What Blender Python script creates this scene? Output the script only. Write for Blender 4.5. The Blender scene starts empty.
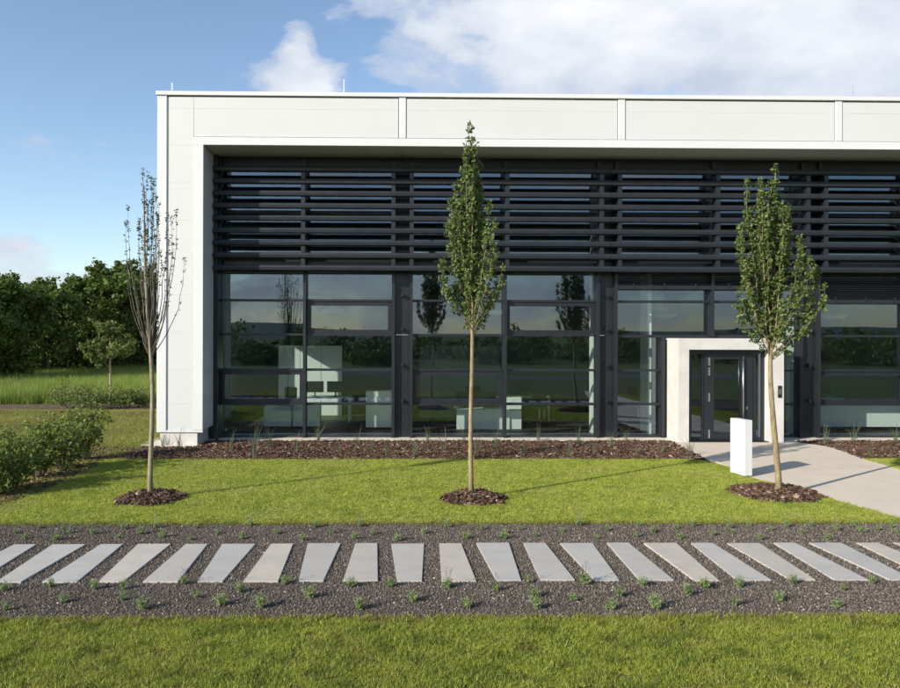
import bpy, bmesh, math, random
import numpy as np
from mathutils import Vector, Matrix

rnd = random.Random(7)
S = bpy.context.scene
COL = S.collection

# ------------------------------------------------------------------ camera
CAM_H = 2.6
F_PX = 750.0
YAW = math.radians(1.0)
ROLL = 0.0027
XP = 401 + F_PX * math.tan(YAW)
YP = 335.0
fwd = Vector((math.sin(YAW), math.cos(YAW), 0))
r0 = Vector((math.cos(YAW), -math.sin(YAW), 0))
u0 = Vector((0, 0, 1))
camR = r0 * math.cos(ROLL) + u0 * math.sin(ROLL)
camU = u0 * math.cos(ROLL) - r0 * math.sin(ROLL)
cd = bpy.data.cameras.new('camera')
cam = bpy.data.objects.new('camera', cd)
COL.objects.link(cam)
cd.sensor_fit = 'HORIZONTAL'
cd.sensor_width = 36
cd.lens = F_PX / 900 * 36
cd.shift_x = (450 - XP) / 900
cd.shift_y = (YP - 344) / 900
cd.clip_start = 0.05
cd.clip_end = 6000
m = Matrix((camR, camU, -fwd)).transposed().to_4x4()
m.translation = (0, 0, CAM_H)
cam.matrix_world = m
S.camera = cam


def ray(px, py):
    return fwd + camR * ((px - XP) / F_PX) - camU * ((py - YP) / F_PX)


def at(px, py, Y):
    """world point seen at a photo pixel, on the plane y = Y"""
    d = ray(px, py)
    p = Vector((0, 0, CAM_H)) + d * (Y / d.y)
    return p


def gr(px, py, z=0.0):
    """world point on the ground seen at a photo pixel"""
    d = ray(px, py)
    return Vector((0, 0, CAM_H)) + d * ((z - CAM_H) / d.z)


# ------------------------------------------------------------------ world, sun, exposure
SUN_AZ, SUN_EL = math.radians(234.5), math.radians(25)
sun_dir = Vector((math.sin(SUN_AZ) * math.cos(SUN_EL), math.cos(SUN_AZ) * math.cos(SUN_EL), math.sin(SUN_EL)))
W = bpy.data.worlds.new('World')
S.world = W
W.use_nodes = True
nt = W.node_tree
nt.nodes.clear()


class NG:
    """tiny node-graph helper"""
    def __init__(s, nt):
        s.nt = nt

    def n(s, t, **kw):
        nd = s.nt.nodes.new(t)
        ins = kw.pop('ins', {})
        for k, v in kw.items():
            setattr(nd, k, v)
        for k, v in ins.items():
            if isinstance(v, bpy.types.NodeSocket):
                s.nt.links.new(v, nd.inputs[k])
            else:
                nd.inputs[k].default_value = v
        return nd

    def math(s, op, a, b=0.0, clamp=False):
        nd = s.n('ShaderNodeMath', operation=op, use_clamp=clamp, ins={0: a, 1: b})
        return nd.outputs[0]

    def vmath(s, op, a, b=(0, 0, 0)):
        nd = s.n('ShaderNodeVectorMath', operation=op, ins={0: a, 1: b})
        return nd.outputs['Value'] if op in ('LENGTH', 'DOT_PRODUCT', 'DISTANCE') else nd.outputs[0]

    def noise(s, vec, scale, detail=4, rough=0.55, dist=0.0):
        nd = s.n('ShaderNodeTexNoise', ins={'Scale': scale, 'Detail': detail, 'Roughness': rough, 'Distortion': dist})
        if vec is not None:
            s.nt.links.new(vec, nd.inputs['Vector'])
        return nd.outputs['Fac']

    def ramp(s, fac, stops, interp='LINEAR'):
        nd = s.n('ShaderNodeValToRGB')
        cr = nd.color_ramp
        cr.interpolation = interp
        while len(cr.elements) < len(stops):
            cr.elements.new(0.5)
        for e, (p, c) in zip(cr.elements, stops):
            e.position = p
            e.color = (c[0], c[1], c[2], 1) if not isinstance(c, float) else (c, c, c, 1)
        s.nt.links.new(fac, nd.inputs[0])
        return nd.outputs[0]

    def mix(s, f, a, b, blend='MIX'):
        nd = s.n('ShaderNodeMix', data_type='RGBA', blend_type=blend)
        for i, v in ((0, f), (6, a), (7, b)):
            if isinstance(v, bpy.types.NodeSocket):
                s.nt.links.new(v, nd.inputs[i])
            else:
                nd.inputs[i].default_value = v if i == 0 else (v[0], v[1], v[2], 1)
        return nd.outputs[2]

    def link(s, a, b):
        s.nt.links.new(a, b)


g = NG(nt)
sky = g.n('ShaderNodeTexSky', sky_type='NISHITA', sun_disc=False)
sky.sun_elevation = SUN_EL
sky.sun_rotation = SUN_AZ
sky.altitude = 300
sky.air_density = 1.0
sky.dust_density = 0.6
sky.ozone_density = 1.6
tc = g.n('ShaderNodeTexCoord')
dirv = g.vmath('NORMALIZE', tc.outputs['Generated'])
dmap = g.n('ShaderNodeMapping', ins={'Vector': dirv, 'Scale': (1, 1, 2.2), 'Location': (1.3, 5.9, 2.4)}).outputs[0]
n1 = g.noise(dmap, 7.5, 11, 0.60, 0.2)
n2 = g.noise(dmap, 1.5, 3, 0.5)
# scattered cumulus over the whole sky plus the individual clouds of the day
field = g.math('MULTIPLY', g.math('SUBTRACT', n2, 0.585), 2.3)
zc = g.n('ShaderNodeSeparateXYZ', ins={0: dirv}).outputs[2]
band = g.math('SUBTRACT', 0.42, g.math('MULTIPLY', g.math('ABSOLUTE', g.math('SUBTRACT', zc, 0.055)), 8.5))
field = g.n('ShaderNodeMath', operation='SMOOTH_MAX', ins={0: field, 1: band, 2: 0.1}).outputs[0]
blobs = [  # px, py, half width, half height in the photograph's angular scale, weight
    (700, -10, 310, 110, 1.7), (560, 62, 135, 58, 1.3), (820, 60, 190, 65, 1.5), (300, 90, 50, 36, 1.3), (297, 58, 24, 36, 1.0),
    (36, 130, 26, 8, 0.12), (8, 244, 30, 9, 0.4), (430, 22, 30, 24, 0.42)]
for bxp, byp, hw, hh, wgt in blobs:
    c = ray(bxp, byp).normalized()
    d = g.vmath('SUBTRACT', dirv, tuple(c))
    sc = g.vmath('MULTIPLY', d, (F_PX / hw, F_PX / hw * 0.4, F_PX / hh))
    ln = g.vmath('LENGTH', sc)
    b = g.math('MULTIPLY', g.math('SUBTRACT', 1.05, ln), wgt)
    field = g.n('ShaderNodeMath', operation='SMOOTH_MAX', ins={0: field, 1: b, 2: 0.1}).outputs[0]
dens = g.math('ADD', field, g.math('MULTIPLY', g.math('SUBTRACT', n1, 0.52), 2.6))
fac = g.ramp(dens, [(0.0, 0.0), (0.25, 0.55), (0.58, 1.0)], 'EASE')
n3 = g.noise(g.n('ShaderNodeMapping', ins={'Vector': dirv, 'Scale': (1, 1, 1.8), 'Location': (1.36, 5.92, 2.47)}).outputs[0], 4.2, 7, 0.54)
shade = g.math('ADD', g.math('MULTIPLY', dens, 0.32), g.math('MULTIPLY', g.math('SUBTRACT', n3, 0.47), 2.8), True)
CL = 1.0
ccol = g.mix(shade, (2.9 * CL, 3.25 * CL, 3.95 * CL), (5.3 * CL, 5.35 * CL, 5.4 * CL))
facc = g.math('MULTIPLY', fac, 0.97)
skymix = g.mix(facc, sky.outputs[0], ccol)
SKY_STRENGTH = 0.14
bg = g.n('ShaderNodeBackground', ins={'Color': skymix, 'Strength': SKY_STRENGTH})
out = g.n('ShaderNodeOutputWorld')
g.link(bg.outputs[0], out.inputs[0])

sl = bpy.data.lights.new('sun', 'SUN')
sl.energy = 5.0
sl.angle = math.radians(0.53)
sl.color = (1.0, 0.925, 0.80)
sun = bpy.data.objects.new('sun', sl)
COL.objects.link(sun)
sun.rotation_euler = (-sun_dir).to_track_quat('-Z', 'Y').to_euler()
sun.location = sun_dir * 60

vs = S.view_settings
vs.view_transform = 'Standard'
vs.look = 'None'
vs.gamma = 1
vs.use_curve_mapping = False
vs.exposure = 0.52
S.render.engine = 'CYCLES'
S.cycles.transparent_max_bounces = 24


# ------------------------------------------------------------------ materials
def mat(name):
    mt = bpy.data.materials.new(name)
    mt.use_nodes = True
    mt.node_tree.nodes.clear()
    return mt, NG(mt.node_tree)


def finish(g, sh, disp=None):
    o = g.n('ShaderNodeOutputMaterial')
    g.link(sh, o.inputs[0])


def pbr(name, col, rough=0.6, var=0.06, nscale=3.0, bump=0.0, bscale=60, metal=0.0, spec=0.5, col2=None, stain=None):
    mt, g = mat(name)
    geo = g.n('ShaderNodeNewGeometry')
    pos = geo.outputs['Position']
    n = g.noise(pos, nscale, 6, 0.6)
    dark = tuple(max(0, c * (1 - var * 2)) for c in col)
    lite = col2 or tuple(min(1, c * (1 + var * 2)) for c in col)
    c = g.ramp(n, [(0.25, dark), (0.75, lite)])
    if stain:
        sc, st, colr = stain
        n2 = g.noise(pos, sc, 5, 0.65)
        f = g.ramp(n2, [(0.52, 0.0), (0.75, 1.0)])
        f = g.math('MULTIPLY', f, st)
        c = g.mix(f, c, colr)
    rr = g.math('ADD', g.math('MULTIPLY', g.noise(pos, nscale * 4, 3), 0.2), rough - 0.1)
    p = g.n('ShaderNodeBsdfPrincipled', ins={'Base Color': c, 'Roughness': rr, 'Metallic': metal, 'Specular IOR Level': spec})
    if bump:
        bn = g.n('ShaderNodeBump', ins={'Strength': 1.0, 'Distance': bump, 'Height': g.noise(pos, bscale, 5, 0.6)})
        g.link(bn.outputs[0], p.inputs['Normal'])
    finish(g, p.outputs[0])
    return mt


M = {}
M['white'] = pbr('white_cladding', (0.545, 0.555, 0.55), 0.42, 0.012, 0.7, 0.0006, 1.5)
M['white_trim'] = pbr('white_trim', (0.60, 0.61, 0.61), 0.38, 0.01, 0.8)
M['seam'] = pbr('seam_backing', (0.52, 0.53, 0.54), 0.7, 0.05)
M['anthracite'] = pbr('anthracite_metal', (0.0135, 0.016, 0.020), 0.38, 0.06, 2.0)
M['louvre'] = pbr('louvre_metal', (0.018, 0.0215, 0.027), 0.42, 0.08, 1.2)
M['darkpanel'] = pbr('dark_panel', (0.012, 0.0145, 0.018), 0.35, 0.06, 1.5)
M['concrete'] = pbr('pale_concrete', (0.50, 0.488, 0.465), 0.8, 0.05, 3.0, 0.003, 35, stain=(1.7, 0.25, (0.37, 0.355, 0.33)))
M['plinth'] = pbr('plinth_concrete', (0.56, 0.50, 0.425), 0.8, 0.05, 3.0, 0.003, 35)
M['paving'] = pbr('entrance_paving', (0.56, 0.49, 0.40), 0.85, 0.05, 1.6, 0.003, 90, stain=(0.8, 0.4, (0.43, 0.375, 0.305)))
M['interior_wall'] = pbr('interior_paint', (0.24, 0.25, 0.24), 0.8, 0.03)
M['interior_floor'] = pbr('interior_floor', (0.055, 0.055, 0.052), 0.6, 0.1, 2)
M['ceiling'] = pbr('interior_ceiling', (0.14, 0.15, 0.15), 0.9, 0.04)
M['cabinet'] = pbr('cabinet_white', (0.84, 0.86, 0.84), 0.5, 0.02)
M['steel'] = pbr('brushed_steel', (0.55, 0.55, 0.56), 0.3, 0.05, 8, metal=1.0)
M['black'] = pbr('black_plastic', (0.012, 0.012, 0.013), 0.4, 0.1, 5)
M['pillar_white'] = pbr('pillar_white', (0.66, 0.66, 0.66), 0.35, 0.01, 1.0)
M['rust'] = pbr('edging_steel', (0.10, 0.055, 0.035), 0.8, 0.2, 12)
M['lamp'] = pbr('lamp_shell', (0.75, 0.75, 0.72), 0.5, 0.02)
M['wood_dark'] = pbr('desk_wood', (0.34, 0.33, 0.29), 0.5, 0.05)
M['asphalt'] = pbr('asphalt', (0.06, 0.06, 0.062), 0.9, 0.1, 5, 0.004, 120)
M['roof'] = pbr('roof_gravel', (0.25, 0.25, 0.24), 0.9, 0.1, 10)

# glazing: coated pane, a clear tinted sheet with a mirror-like coat
mt, g = mat('glass')
lw = g.n('ShaderNodeLayerWeight', ins={'Blend': 0.5})
f = g.math('ADD', g.math('MULTIPLY', g.math('POWER', lw.outputs['Facing'], 4.0), 0.6), 0.11, True)
tr = g.n('ShaderNodeBsdfTransparent', ins={'Color': (0.85, 0.895, 0.88, 1)})
gl = g.n('ShaderNodeBsdfGlossy', ins={'Color': (0.72, 0.84, 1.0, 1), 'Roughness': 0.0})
mx = g.n('ShaderNodeMixShader', ins={0: f, 1: tr.outputs[0], 2: gl.outputs[0]})
finish(g, mx.outputs[0])
M['glass'] = mt


def slab_mat():
    mt, g = mat('slab_concrete')
    geo = g.n('ShaderNodeNewGeometry')
    oi = g.n('ShaderNodeObjectInfo')
    pos = geo.outputs['Position']
    n = g.noise(pos, 2.6, 6, 0.6)
    base = g.ramp(oi.outputs['Random'], [(0.0, (0.39, 0.375, 0.352)), (0.3, (0.43, 0.408, 0.375)), (0.6, (0.385, 0.362, 0.33)), (0.85, (0.46, 0.412, 0.35)), (1.0, (0.47, 0.432, 0.385))])
    c = g.mix(g.ramp(n, [(0.40, 0.0), (0.72, 0.6)]), base, (0.315, 0.305, 0.29))
    n2 = g.noise(pos, 5.0, 5, 0.7)
    c = g.mix(g.ramp(n2, [(0.56, 0.0), (0.72, 0.55)]), c, (0.43, 0.35, 0.25))
    sp = g.noise(pos, 160, 2, 0.5)
    c = g.mix(g.ramp(sp, [(0.62, 0.0), (0.72, 0.35)]), c, (0.20, 0.20, 0.20))
    p = g.n('ShaderNodeBsdfPrincipled', ins={'Base Color': c, 'Roughness': 0.8})
    bn = g.n('ShaderNodeBump', ins={'Strength': 0.6, 'Distance': 0.002, 'Height': g.noise(pos, 130, 4, 0.6)})
    g.link(bn.outputs[0], p.inputs['Normal'])
    finish(g, p.outputs[0])
    return mt


M['slab'] = slab_mat()


def leaf_mat(name, cols, trans=0.3, patch=None, instance=False, rough=0.55):
    """foliage: colour differs leaf by leaf; some light passes through"""
    mt, g = mat(name)
    if instance:
        oi = g.n('ShaderNodeObjectInfo')
        rv, pos = oi.outputs['Random'], oi.outputs['Location']
    else:
        geo = g.n('ShaderNodeNewGeometry')
        rv, pos = geo.outputs['Random Per Island'], geo.outputs['Position']
    k = len(cols)
    c = g.ramp(rv, [(i / (k - 1), col) for i, col in enumerate(cols)])
    if patch:
        for sc, lo, hi, colr, st in patch:
            f = g.ramp(g.noise(pos, sc, 4, 0.6), [(lo, 0.0), (hi, 1.0)])
            c = g.mix(g.math('MULTIPLY', f, st), c, colr)
    d = g.n('ShaderNodeBsdfPrincipled', ins={'Base Color': c, 'Roughness': rough, 'Specular IOR Level': 0.35})
    tl = g.n('ShaderNodeBsdfTranslucent', ins={'Color': c})
    mx = g.n('ShaderNodeMixShader', ins={0: trans, 1: d.outputs[0], 2: tl.outputs[0]})
    finish(g, mx.outputs[0])
    return mt


M['leaf_wood'] = leaf_mat('woodland_leaf', [(0.058, 0.098, 0.017), (0.100, 0.150, 0.028), (0.155, 0.200, 0.045)], 0.38,
                          [(0.35, 0.45, 0.7, (0.075, 0.115, 0.022), 0.45)])
M['leaf_column'] = leaf_mat('columnar_leaf', [(0.072, 0.112, 0.028), (0.112, 0.158, 0.042), (0.165, 0.208, 0.066)], 0.32)
M['leaf_column_red'] = leaf_mat('bud_leaf', [(0.038, 0.050, 0.022), (0.060, 0.068, 0.032), (0.085, 0.098, 0.042)], 0.2)
M['leaf_shrub'] = leaf_mat('shrub_leaf', [(0.105, 0.155, 0.030), (0.170, 0.220, 0.045), (0.250, 0.285, 0.075)], 0.42)
M['leaf_young'] = leaf_mat('young_tree_leaf', [(0.080, 0.125, 0.030), (0.120, 0.165, 0.040), (0.165, 0.200, 0.058)], 0.35)
M['lavender'] = leaf_mat('lavender_leaf', [(0.160, 0.225, 0.085), (0.215, 0.285, 0.110), (0.270, 0.330, 0.150)], 0.35)
M['lavender_flower'] = leaf_mat('lavender_flower', [(0.16, 0.13, 0.15), (0.20, 0.17, 0.18)], 0.2)
M['reed'] = leaf_mat('ornamental_grass', [(0.075, 0.110, 0.055), (0.110, 0.140, 0.075), (0.200, 0.190, 0.110)], 0.25)
GP = [(0.9, 0.52, 0.72, (0.44, 0.40, 0.16), 0.6), (7.0, 0.50, 0.66, (0.14, 0.21, 0.032), 0.65), (1.7, 0.50, 0.68, (0.17, 0.235, 0.036), 0.55)]
M['lawn'] = leaf_mat('lawn_blade', [(0.270, 0.325, 0.038), (0.385, 0.440, 0.062), (0.500, 0.525, 0.125)], 0.34, GP, True)
M['lawn_rough'] = leaf_mat('rough_lawn_blade', [(0.220, 0.270, 0.032), (0.335, 0.385, 0.050), (0.450, 0.460, 0.092)], 0.4,
                           [(1.1, 0.50, 0.70, (0.29, 0.24, 0.075), 0.5), (3.4, 0.50, 0.64, (0.085, 0.12, 0.018), 0.8), (2.3, 0.60, 0.72, (0.20, 0.13, 0.06), 0.7)], True)
M['edge_blade'] = leaf_mat('edge_blade', [(0.200, 0.150, 0.050), (0.230, 0.240, 0.045), (0.300, 0.330, 0.060)], 0.35, None, True)
M['clump'] = leaf_mat('clump_blade', [(0.165, 0.230, 0.032), (0.250, 0.315, 0.048), (0.340, 0.380, 0.085)], 0.4, None, True)
M['lawn_back'] = leaf_mat('thin_lawn_blade', [(0.185, 0.220, 0.040), (0.255, 0.275, 0.060), (0.31, 0.30, 0.095)], 0.38,
                          [(0.5, 0.45, 0.65, (0.16, 0.12, 0.055), 0.6)], True)
M['meadow'] = leaf_mat('meadow_blade', [(0.150, 0.225, 0.034), (0.210, 0.290, 0.046), (0.285, 0.335, 0.085)], 0.45,
                       [(0.15, 0.48, 0.62, (0.130, 0.150, 0.045), 0.5)], True)


def chip_mat(name, cols, spec=0.3):
    mt, g = mat(name)
    oi = g.n('ShaderNodeObjectInfo')
    k = len(cols)
    c = g.ramp(oi.outputs['Random'], [(p, col) for p, col in cols])
    p = g.n('ShaderNodeBsdfPrincipled', ins={'Base Color': c, 'Roughness': 0.85, 'Specular IOR Level': spec})
    finish(g, p.outputs[0])
    return mt


M['gravel'] = chip_mat('gravel_stone', [(0.0, (0.074, 0.062, 0.053)), (0.5, (0.116, 0.099, 0.085)), (0.85, (0.166, 0.142, 0.120)), (0.985, (0.22, 0.18, 0.145)), (0.993, (0.40, 0.35, 0.29)), (1.0, (0.46, 0.42, 0.36))])
M['bark'] = chip_mat('bark_chip', [(0.0, (0.030, 0.018, 0.013)), (0.5, (0.072, 0.039, 0.024)), (0.85, (0.125, 0.070, 0.042)), (0.96, (0.17, 0.12, 0.085)), (1.0, (0.36, 0.30, 0.23))])


def ground_mat(name, stops, scale, bump=0.01, bscale=40, scale2=None):
    mt, g = mat(name)
    geo = g.n('ShaderNodeNewGeometry')
    pos = geo.outputs['Position']
    n = g.noise(pos, scale, 8, 0.65)
    c = g.ramp(n, stops)
    if scale2:
        c = g.mix(g.ramp(g.noise(pos, scale2, 5, 0.6), [(0.4, 0.0), (0.7, 0.5)]), c, stops[0][1])
    p = g.n('ShaderNodeBsdfPrincipled', ins={'Base Color': c, 'Roughness': 0.95, 'Specular IOR Level': 0.15})
    bn = g.n('ShaderNodeBump', ins={'Strength': 1.0, 'Distance': bump, 'Height': g.noise(pos, bscale, 6, 0.7)})
    g.link(bn.outputs[0], p.inputs['Normal'])
    finish(g, p.outputs[0])
    return mt


M['ground'] = ground_mat('field_ground', [(0.3, (0.055, 0.075, 0.020)), (0.5, (0.085, 0.110, 0.026)), (0.7, (0.120, 0.120, 0.040))], 0.12, 0.05, 3, 0.9)
M['lawn_soil'] = ground_mat('lawn_soil', [(0.35, (0.120, 0.110, 0.030)), (0.6, (0.165, 0.175, 0.036)), (0.75, (0.19, 0.22, 0.04))], 6, 0.01, 80)
M['front_soil'] = ground_mat('front_soil', [(0.35, (0.085, 0.070, 0.026)), (0.6, (0.130, 0.115, 0.034)), (0.75, (0.15, 0.15, 0.036))], 9, 0.01, 80)
M['back_soil'] = ground_mat('back_soil', [(0.3, (0.165, 0.115, 0.060)), (0.55, (0.205, 0.175, 0.070)), (0.75, (0.175, 0.190, 0.055))], 1.2, 0.02, 30, 5)
M['meadow_soil'] = ground_mat('meadow_soil', [(0.3, (0.045, 0.070, 0.016)), (0.6, (0.075, 0.105, 0.022))], 0.6, 0.03, 8)
M['gravel_bed'] = ground_mat('gravel_bed', [(0.35, (0.070, 0.056, 0.045)), (0.6, (0.122, 0.099, 0.080)), (0.75, (0.16, 0.13, 0.105))], 60, 0.02, 55)
M['mulch_bed'] = ground_mat('mulch_bed', [(0.35, (0.022, 0.014, 0.010)), (0.6, (0.055, 0.032, 0.022)), (0.8, (0.10, 0.065, 0.045))], 30, 0.03, 30)
M['dirt'] = ground_mat('dirt_track', [(0.35, (0.085, 0.058, 0.042)), (0.65, (0.15, 0.105, 0.075))], 3, 0.03, 12)
M['hill'] = ground_mat('hazy_hill_wood', [(0.3, (0.050, 0.080, 0.075)), (0.6, (0.075, 0.110, 0.105))], 0.01, 1, 0.05)  # distance haze painted into the colour as a bluish tint


def bark_mat(name, c1, c2, s=14):
    mt, g = mat(name)
    geo = g.n('ShaderNodeNewGeometry')
    mp = g.n('ShaderNodeMapping', ins={'Vector': geo.outputs['Position'], 'Scale': (1, 1, 0.28)})
    n = g.noise(mp.outputs[0], s, 6, 0.65)
    c = g.ramp(n, [(0.35, c1), (0.68, c2)])
    n2 = g.noise(geo.outputs['Position'], 7, 3)
    c = g.mix(g.ramp(n2, [(0.56, 0.0), (0.7, 0.5)]), c, (c1[0] * 0.6, c1[1] * 0.7, c1[2] * 0.5))
    p = g.n('ShaderNodeBsdfPrincipled', ins={'Base Color': c, 'Roughness': 0.85})
    bn = g.n('ShaderNodeBump', ins={'Strength': 0.8, 'Distance': 0.004, 'Height': n})
    g.link(bn.outputs[0], p.inputs['Normal'])
    finish(g, p.outputs[0])
    return mt


M['trunk'] = bark_mat('young_bark', (0.155, 0.115, 0.055), (0.32, 0.255, 0.150), 30)
M['trunk_grey'] = bark_mat('grey_bark', (0.160, 0.132, 0.080), (0.31, 0.262, 0.175), 30)
M['twig'] = bark_mat('twig_bark', (0.085, 0.072, 0.055), (0.18, 0.155, 0.12), 30)
M['trunk_dark'] = bark_mat('woodland_bark', (0.045, 0.034, 0.024), (0.095, 0.075, 0.055), 8)


# ------------------------------------------------------------------ object helpers
def link(name, me, parent=None, material=None, loc=(0, 0, 0)):
    o = bpy.data.objects.new(name, me)
    COL.objects.link(o)
    o.location = loc
    if material is not None and me is not None and not me.materials:
        me.materials.append(material)
    if parent is not None:
        o.parent = parent
    return o


def tag(o, label=None, cat=None, group=None, kind=None):
    if label:
        o['label'] = label
    if cat:
        o['category'] = cat
    if group:
        o['group'] = group
    if kind:
        o['kind'] = kind
    return o


def empty(name, loc, label, cat, group=None):
    o = bpy.data.objects.new(name, None)
    COL.objects.link(o)
    o.location = loc
    o.empty_display_size = 0.2
    return tag(o, label, cat, group)


_cache = {}


def box_mesh(sx, sy, sz, material, bev=0.0):
    key = (round(sx, 4), round(sy, 4), round(sz, 4), material.name, bev)
    if key in _cache:
        return _cache[key]
    bm = bmesh.new()
    bmesh.ops.create_cube(bm, size=1.0)
    bmesh.ops.scale(bm, vec=(sx, sy, sz), verts=bm.verts)
    if bev:
        bmesh.ops.bevel(bm, geom=bm.edges[:], offset=bev, segments=1, affect='EDGES', clamp_overlap=True)
    me = bpy.data.meshes.new(material.name + '_box')
    bm.to_mesh(me)
    bm.free()
    me.materials.append(material)
    _cache[key] = me
    return me


def bx(name, x0, x1, y0, y1, z0, z1, material, parent=None, bev=0.0):
    me = box_mesh(x1 - x0, y1 - y0, z1 - z0, material, bev)
    c = Vector(((x0 + x1) / 2, (y0 + y1) / 2, (z0 + z1) / 2))
    o = link(name, me, parent, None, c)
    if parent is not None:
        o.location = c - wloc(parent)
    return o


def wloc(o):
    v = Vector((0, 0, 0))
    while o is not None:
        v = v + o.location
        o = o.parent
    return v


class MB:
    """collects geometry for ONE mesh"""
    def __init__(s):
        s.v, s.f = [], []

    def box(s, x0, x1, y0, y1, z0, z1):
        b = len(s.v)
        s.v += [(x, y, z) for z in (z0, z1) for y in (y0, y1) for x in (x0, x1)]
        s.f += [tuple(b + i for i in q) for q in ((0, 2, 3, 1), (4, 5, 7, 6), (0, 1, 5, 4), (2, 6, 7, 3), (0, 4, 6, 2), (1, 3, 7, 5))]
        return s

    def extrude_x(s, prof, x0, x1):
        b = len(s.v)
        n = len(prof)
        s.v += [(x0, y, z) for y, z in prof] + [(x1, y, z) for y, z in prof]
        for i in range(n):
            j = (i + 1) % n
            s.f.append((b + i, b + j, b + n + j, b + n + i))
        s.f.append(tuple(b + i for i in reversed(range(n))))
        s.f.append(tuple(b + n + i for i in range(n)))
        return s

    def prism(s, poly, z0, z1):
        b = len(s.v)
        n = len(poly)
        s.v += [(p[0], p[1], z0) for p in poly] + [(p[0], p[1], z1) for p in poly]
        for i in range(n):
            j = (i + 1) % n
            s.f.append((b + i, b + j, b + n + j, b + n + i))
        s.f.append(tuple(b + i for i in reversed(range(n))))
        s.f.append(tuple(b + n + i for i in range(n)))
        return s

    def tube(s, pts, rad, k=6):
        b = len(s.v)
        pts = [Vector(p) for p in pts]
        for i, p in enumerate(pts):
            t = (pts[min(i + 1, len(pts) - 1)] - pts[max(i - 1, 0)]).normalized()
            a = t.cross(Vector((0.31, 0.87, 0.12)))
            if a.length < 1e-3:
                a = t.cross(Vector((1, 0, 0)))
            a.normalize()
            c = t.cross(a)
            r = rad[i]
            for j in range(k):
                an = 2 * math.pi * j / k
                s.v.append(tuple(p + a * (r * math.cos(an)) + c * (r * math.sin(an))))
        for i in range(len(pts) - 1):
            for j in range(k):
                j2 = (j + 1) % k
                s.f.append((b + i * k + j, b + i * k + j2, b + (i + 1) * k + j2, b + (i + 1) * k + j))
        s.f.append(tuple(b + j for j in reversed(range(k))))
        s.f.append(tuple(b + (len(pts) - 1) * k + j for j in range(k)))
        return s

    def mesh(s, name, material, smooth=False, bev=0.0):
        me = bpy.data.meshes.new(name)
        me.from_pydata([tuple(v) for v in s.v], [], s.f)
        bm = bmesh.new()
        bm.from_mesh(me)
        bmesh.ops.recalc_face_normals(bm, faces=bm.faces[:])
        if bev:
            bmesh.ops.bevel(bm, geom=bm.edges[:], offset=bev, segments=2, affect='EDGES', clamp_overlap=True)
        bm.to_mesh(me)
        bm.free()
        me.materials.append(material)
        if smooth:
            me.polygons.foreach_set('use_smooth', [True] * len(me.polygons))
        return me

    def build(s, name, material, parent=None, loc=(0, 0, 0), smooth=False, bev=0.0):
        return link(name, s.mesh(name, material, smooth, bev), parent, None, loc)


def leaves_mesh(name, centers, sizes, material, rng, up=0.35, long=1.35):
    """many folded little leaves, two triangles each"""
    n = len(centers)
    c = np.asarray(centers, float)
    sz = np.asarray(sizes, float)[:, None]
    a = rng.normal(size=(n, 3))
    a /= np.linalg.norm(a, axis=1)[:, None]
    nr = rng.normal(size=(n, 3))
    nr[:, 2] += up * 2
    nr -= a * np.sum(nr * a, axis=1)[:, None]
    nr /= np.linalg.norm(nr, axis=1)[:, None]
    b = np.cross(nr, a)
    v = np.empty((n, 4, 3))
    v[:, 0] = c - a * sz * 0.5 * long
    v[:, 1] = c + b * sz * 0.40 + nr * sz * 0.12
    v[:, 2] = c + a * sz * 0.5 * long
    v[:, 3] = c - b * sz * 0.40 + nr * sz * 0.12
    me = bpy.data.meshes.new(name)
    me.vertices.add(n * 4)
    me.vertices.foreach_set('co', v.reshape(-1))
    idx = (np.arange(n)[:, None] * 4 + np.array([[0, 1, 2, 0, 2, 3]])).reshape(-1)
    me.loops.add(n * 6)
    me.loops.foreach_set('vertex_index', idx.astype(np.int32))
    me.polygons.add(n * 2)
    me.polygons.foreach_set('loop_start', (np.arange(n * 2) * 3).astype(np.int32))
    me.polygons.foreach_set('loop_total', np.full(n * 2, 3, np.int32))
    me.update(calc_edges=True)
    me.validate()
    me.materials.append(material)
    return me


def blades_mesh(name, roots, heights, widths, lean, material, rng, seg=2):
    """upright grass blades, bent, tapering to a point"""
    V, F = [], []
    for (x, y, z), h, w, ln in zip(roots, heights, widths, lean):
        an = rng.uniform(0, 2 * math.pi)
        ox, oy = math.cos(an), math.sin(an)
        fa = an + math.pi / 2 + rng.uniform(-0.7, 0.7)
        sx, sy = math.cos(fa) * w / 2, math.sin(fa) * w / 2
        b = len(V)
        for i in range(seg):
            t = i / seg
            q = ln * h * t * t
            zz = z + h * (t - 0.25 * (ln ** 2) * t * t)
            k = 1 - 0.55 * t
            V.append((x + ox * q - sx * k, y + oy * q - sy * k, zz))
            V.append((x + ox * q + sx * k, y + oy * q + sy * k, zz))
        V.append((x + ox * ln * h, y + oy * ln * h, z + h * (1 - 0.25 * ln ** 2)))
        for i in range(seg - 1):
            F.append((b + 2 * i, b + 2 * i + 1, b + 2 * i + 3, b + 2 * i + 2))
        F.append((b + 2 * seg - 2, b + 2 * seg - 1, b + 2 * seg))
    me = bpy.data.meshes.new(name)
    me.from_pydata(V, [], F)
    me.materials.append(material)
    return me


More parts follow.
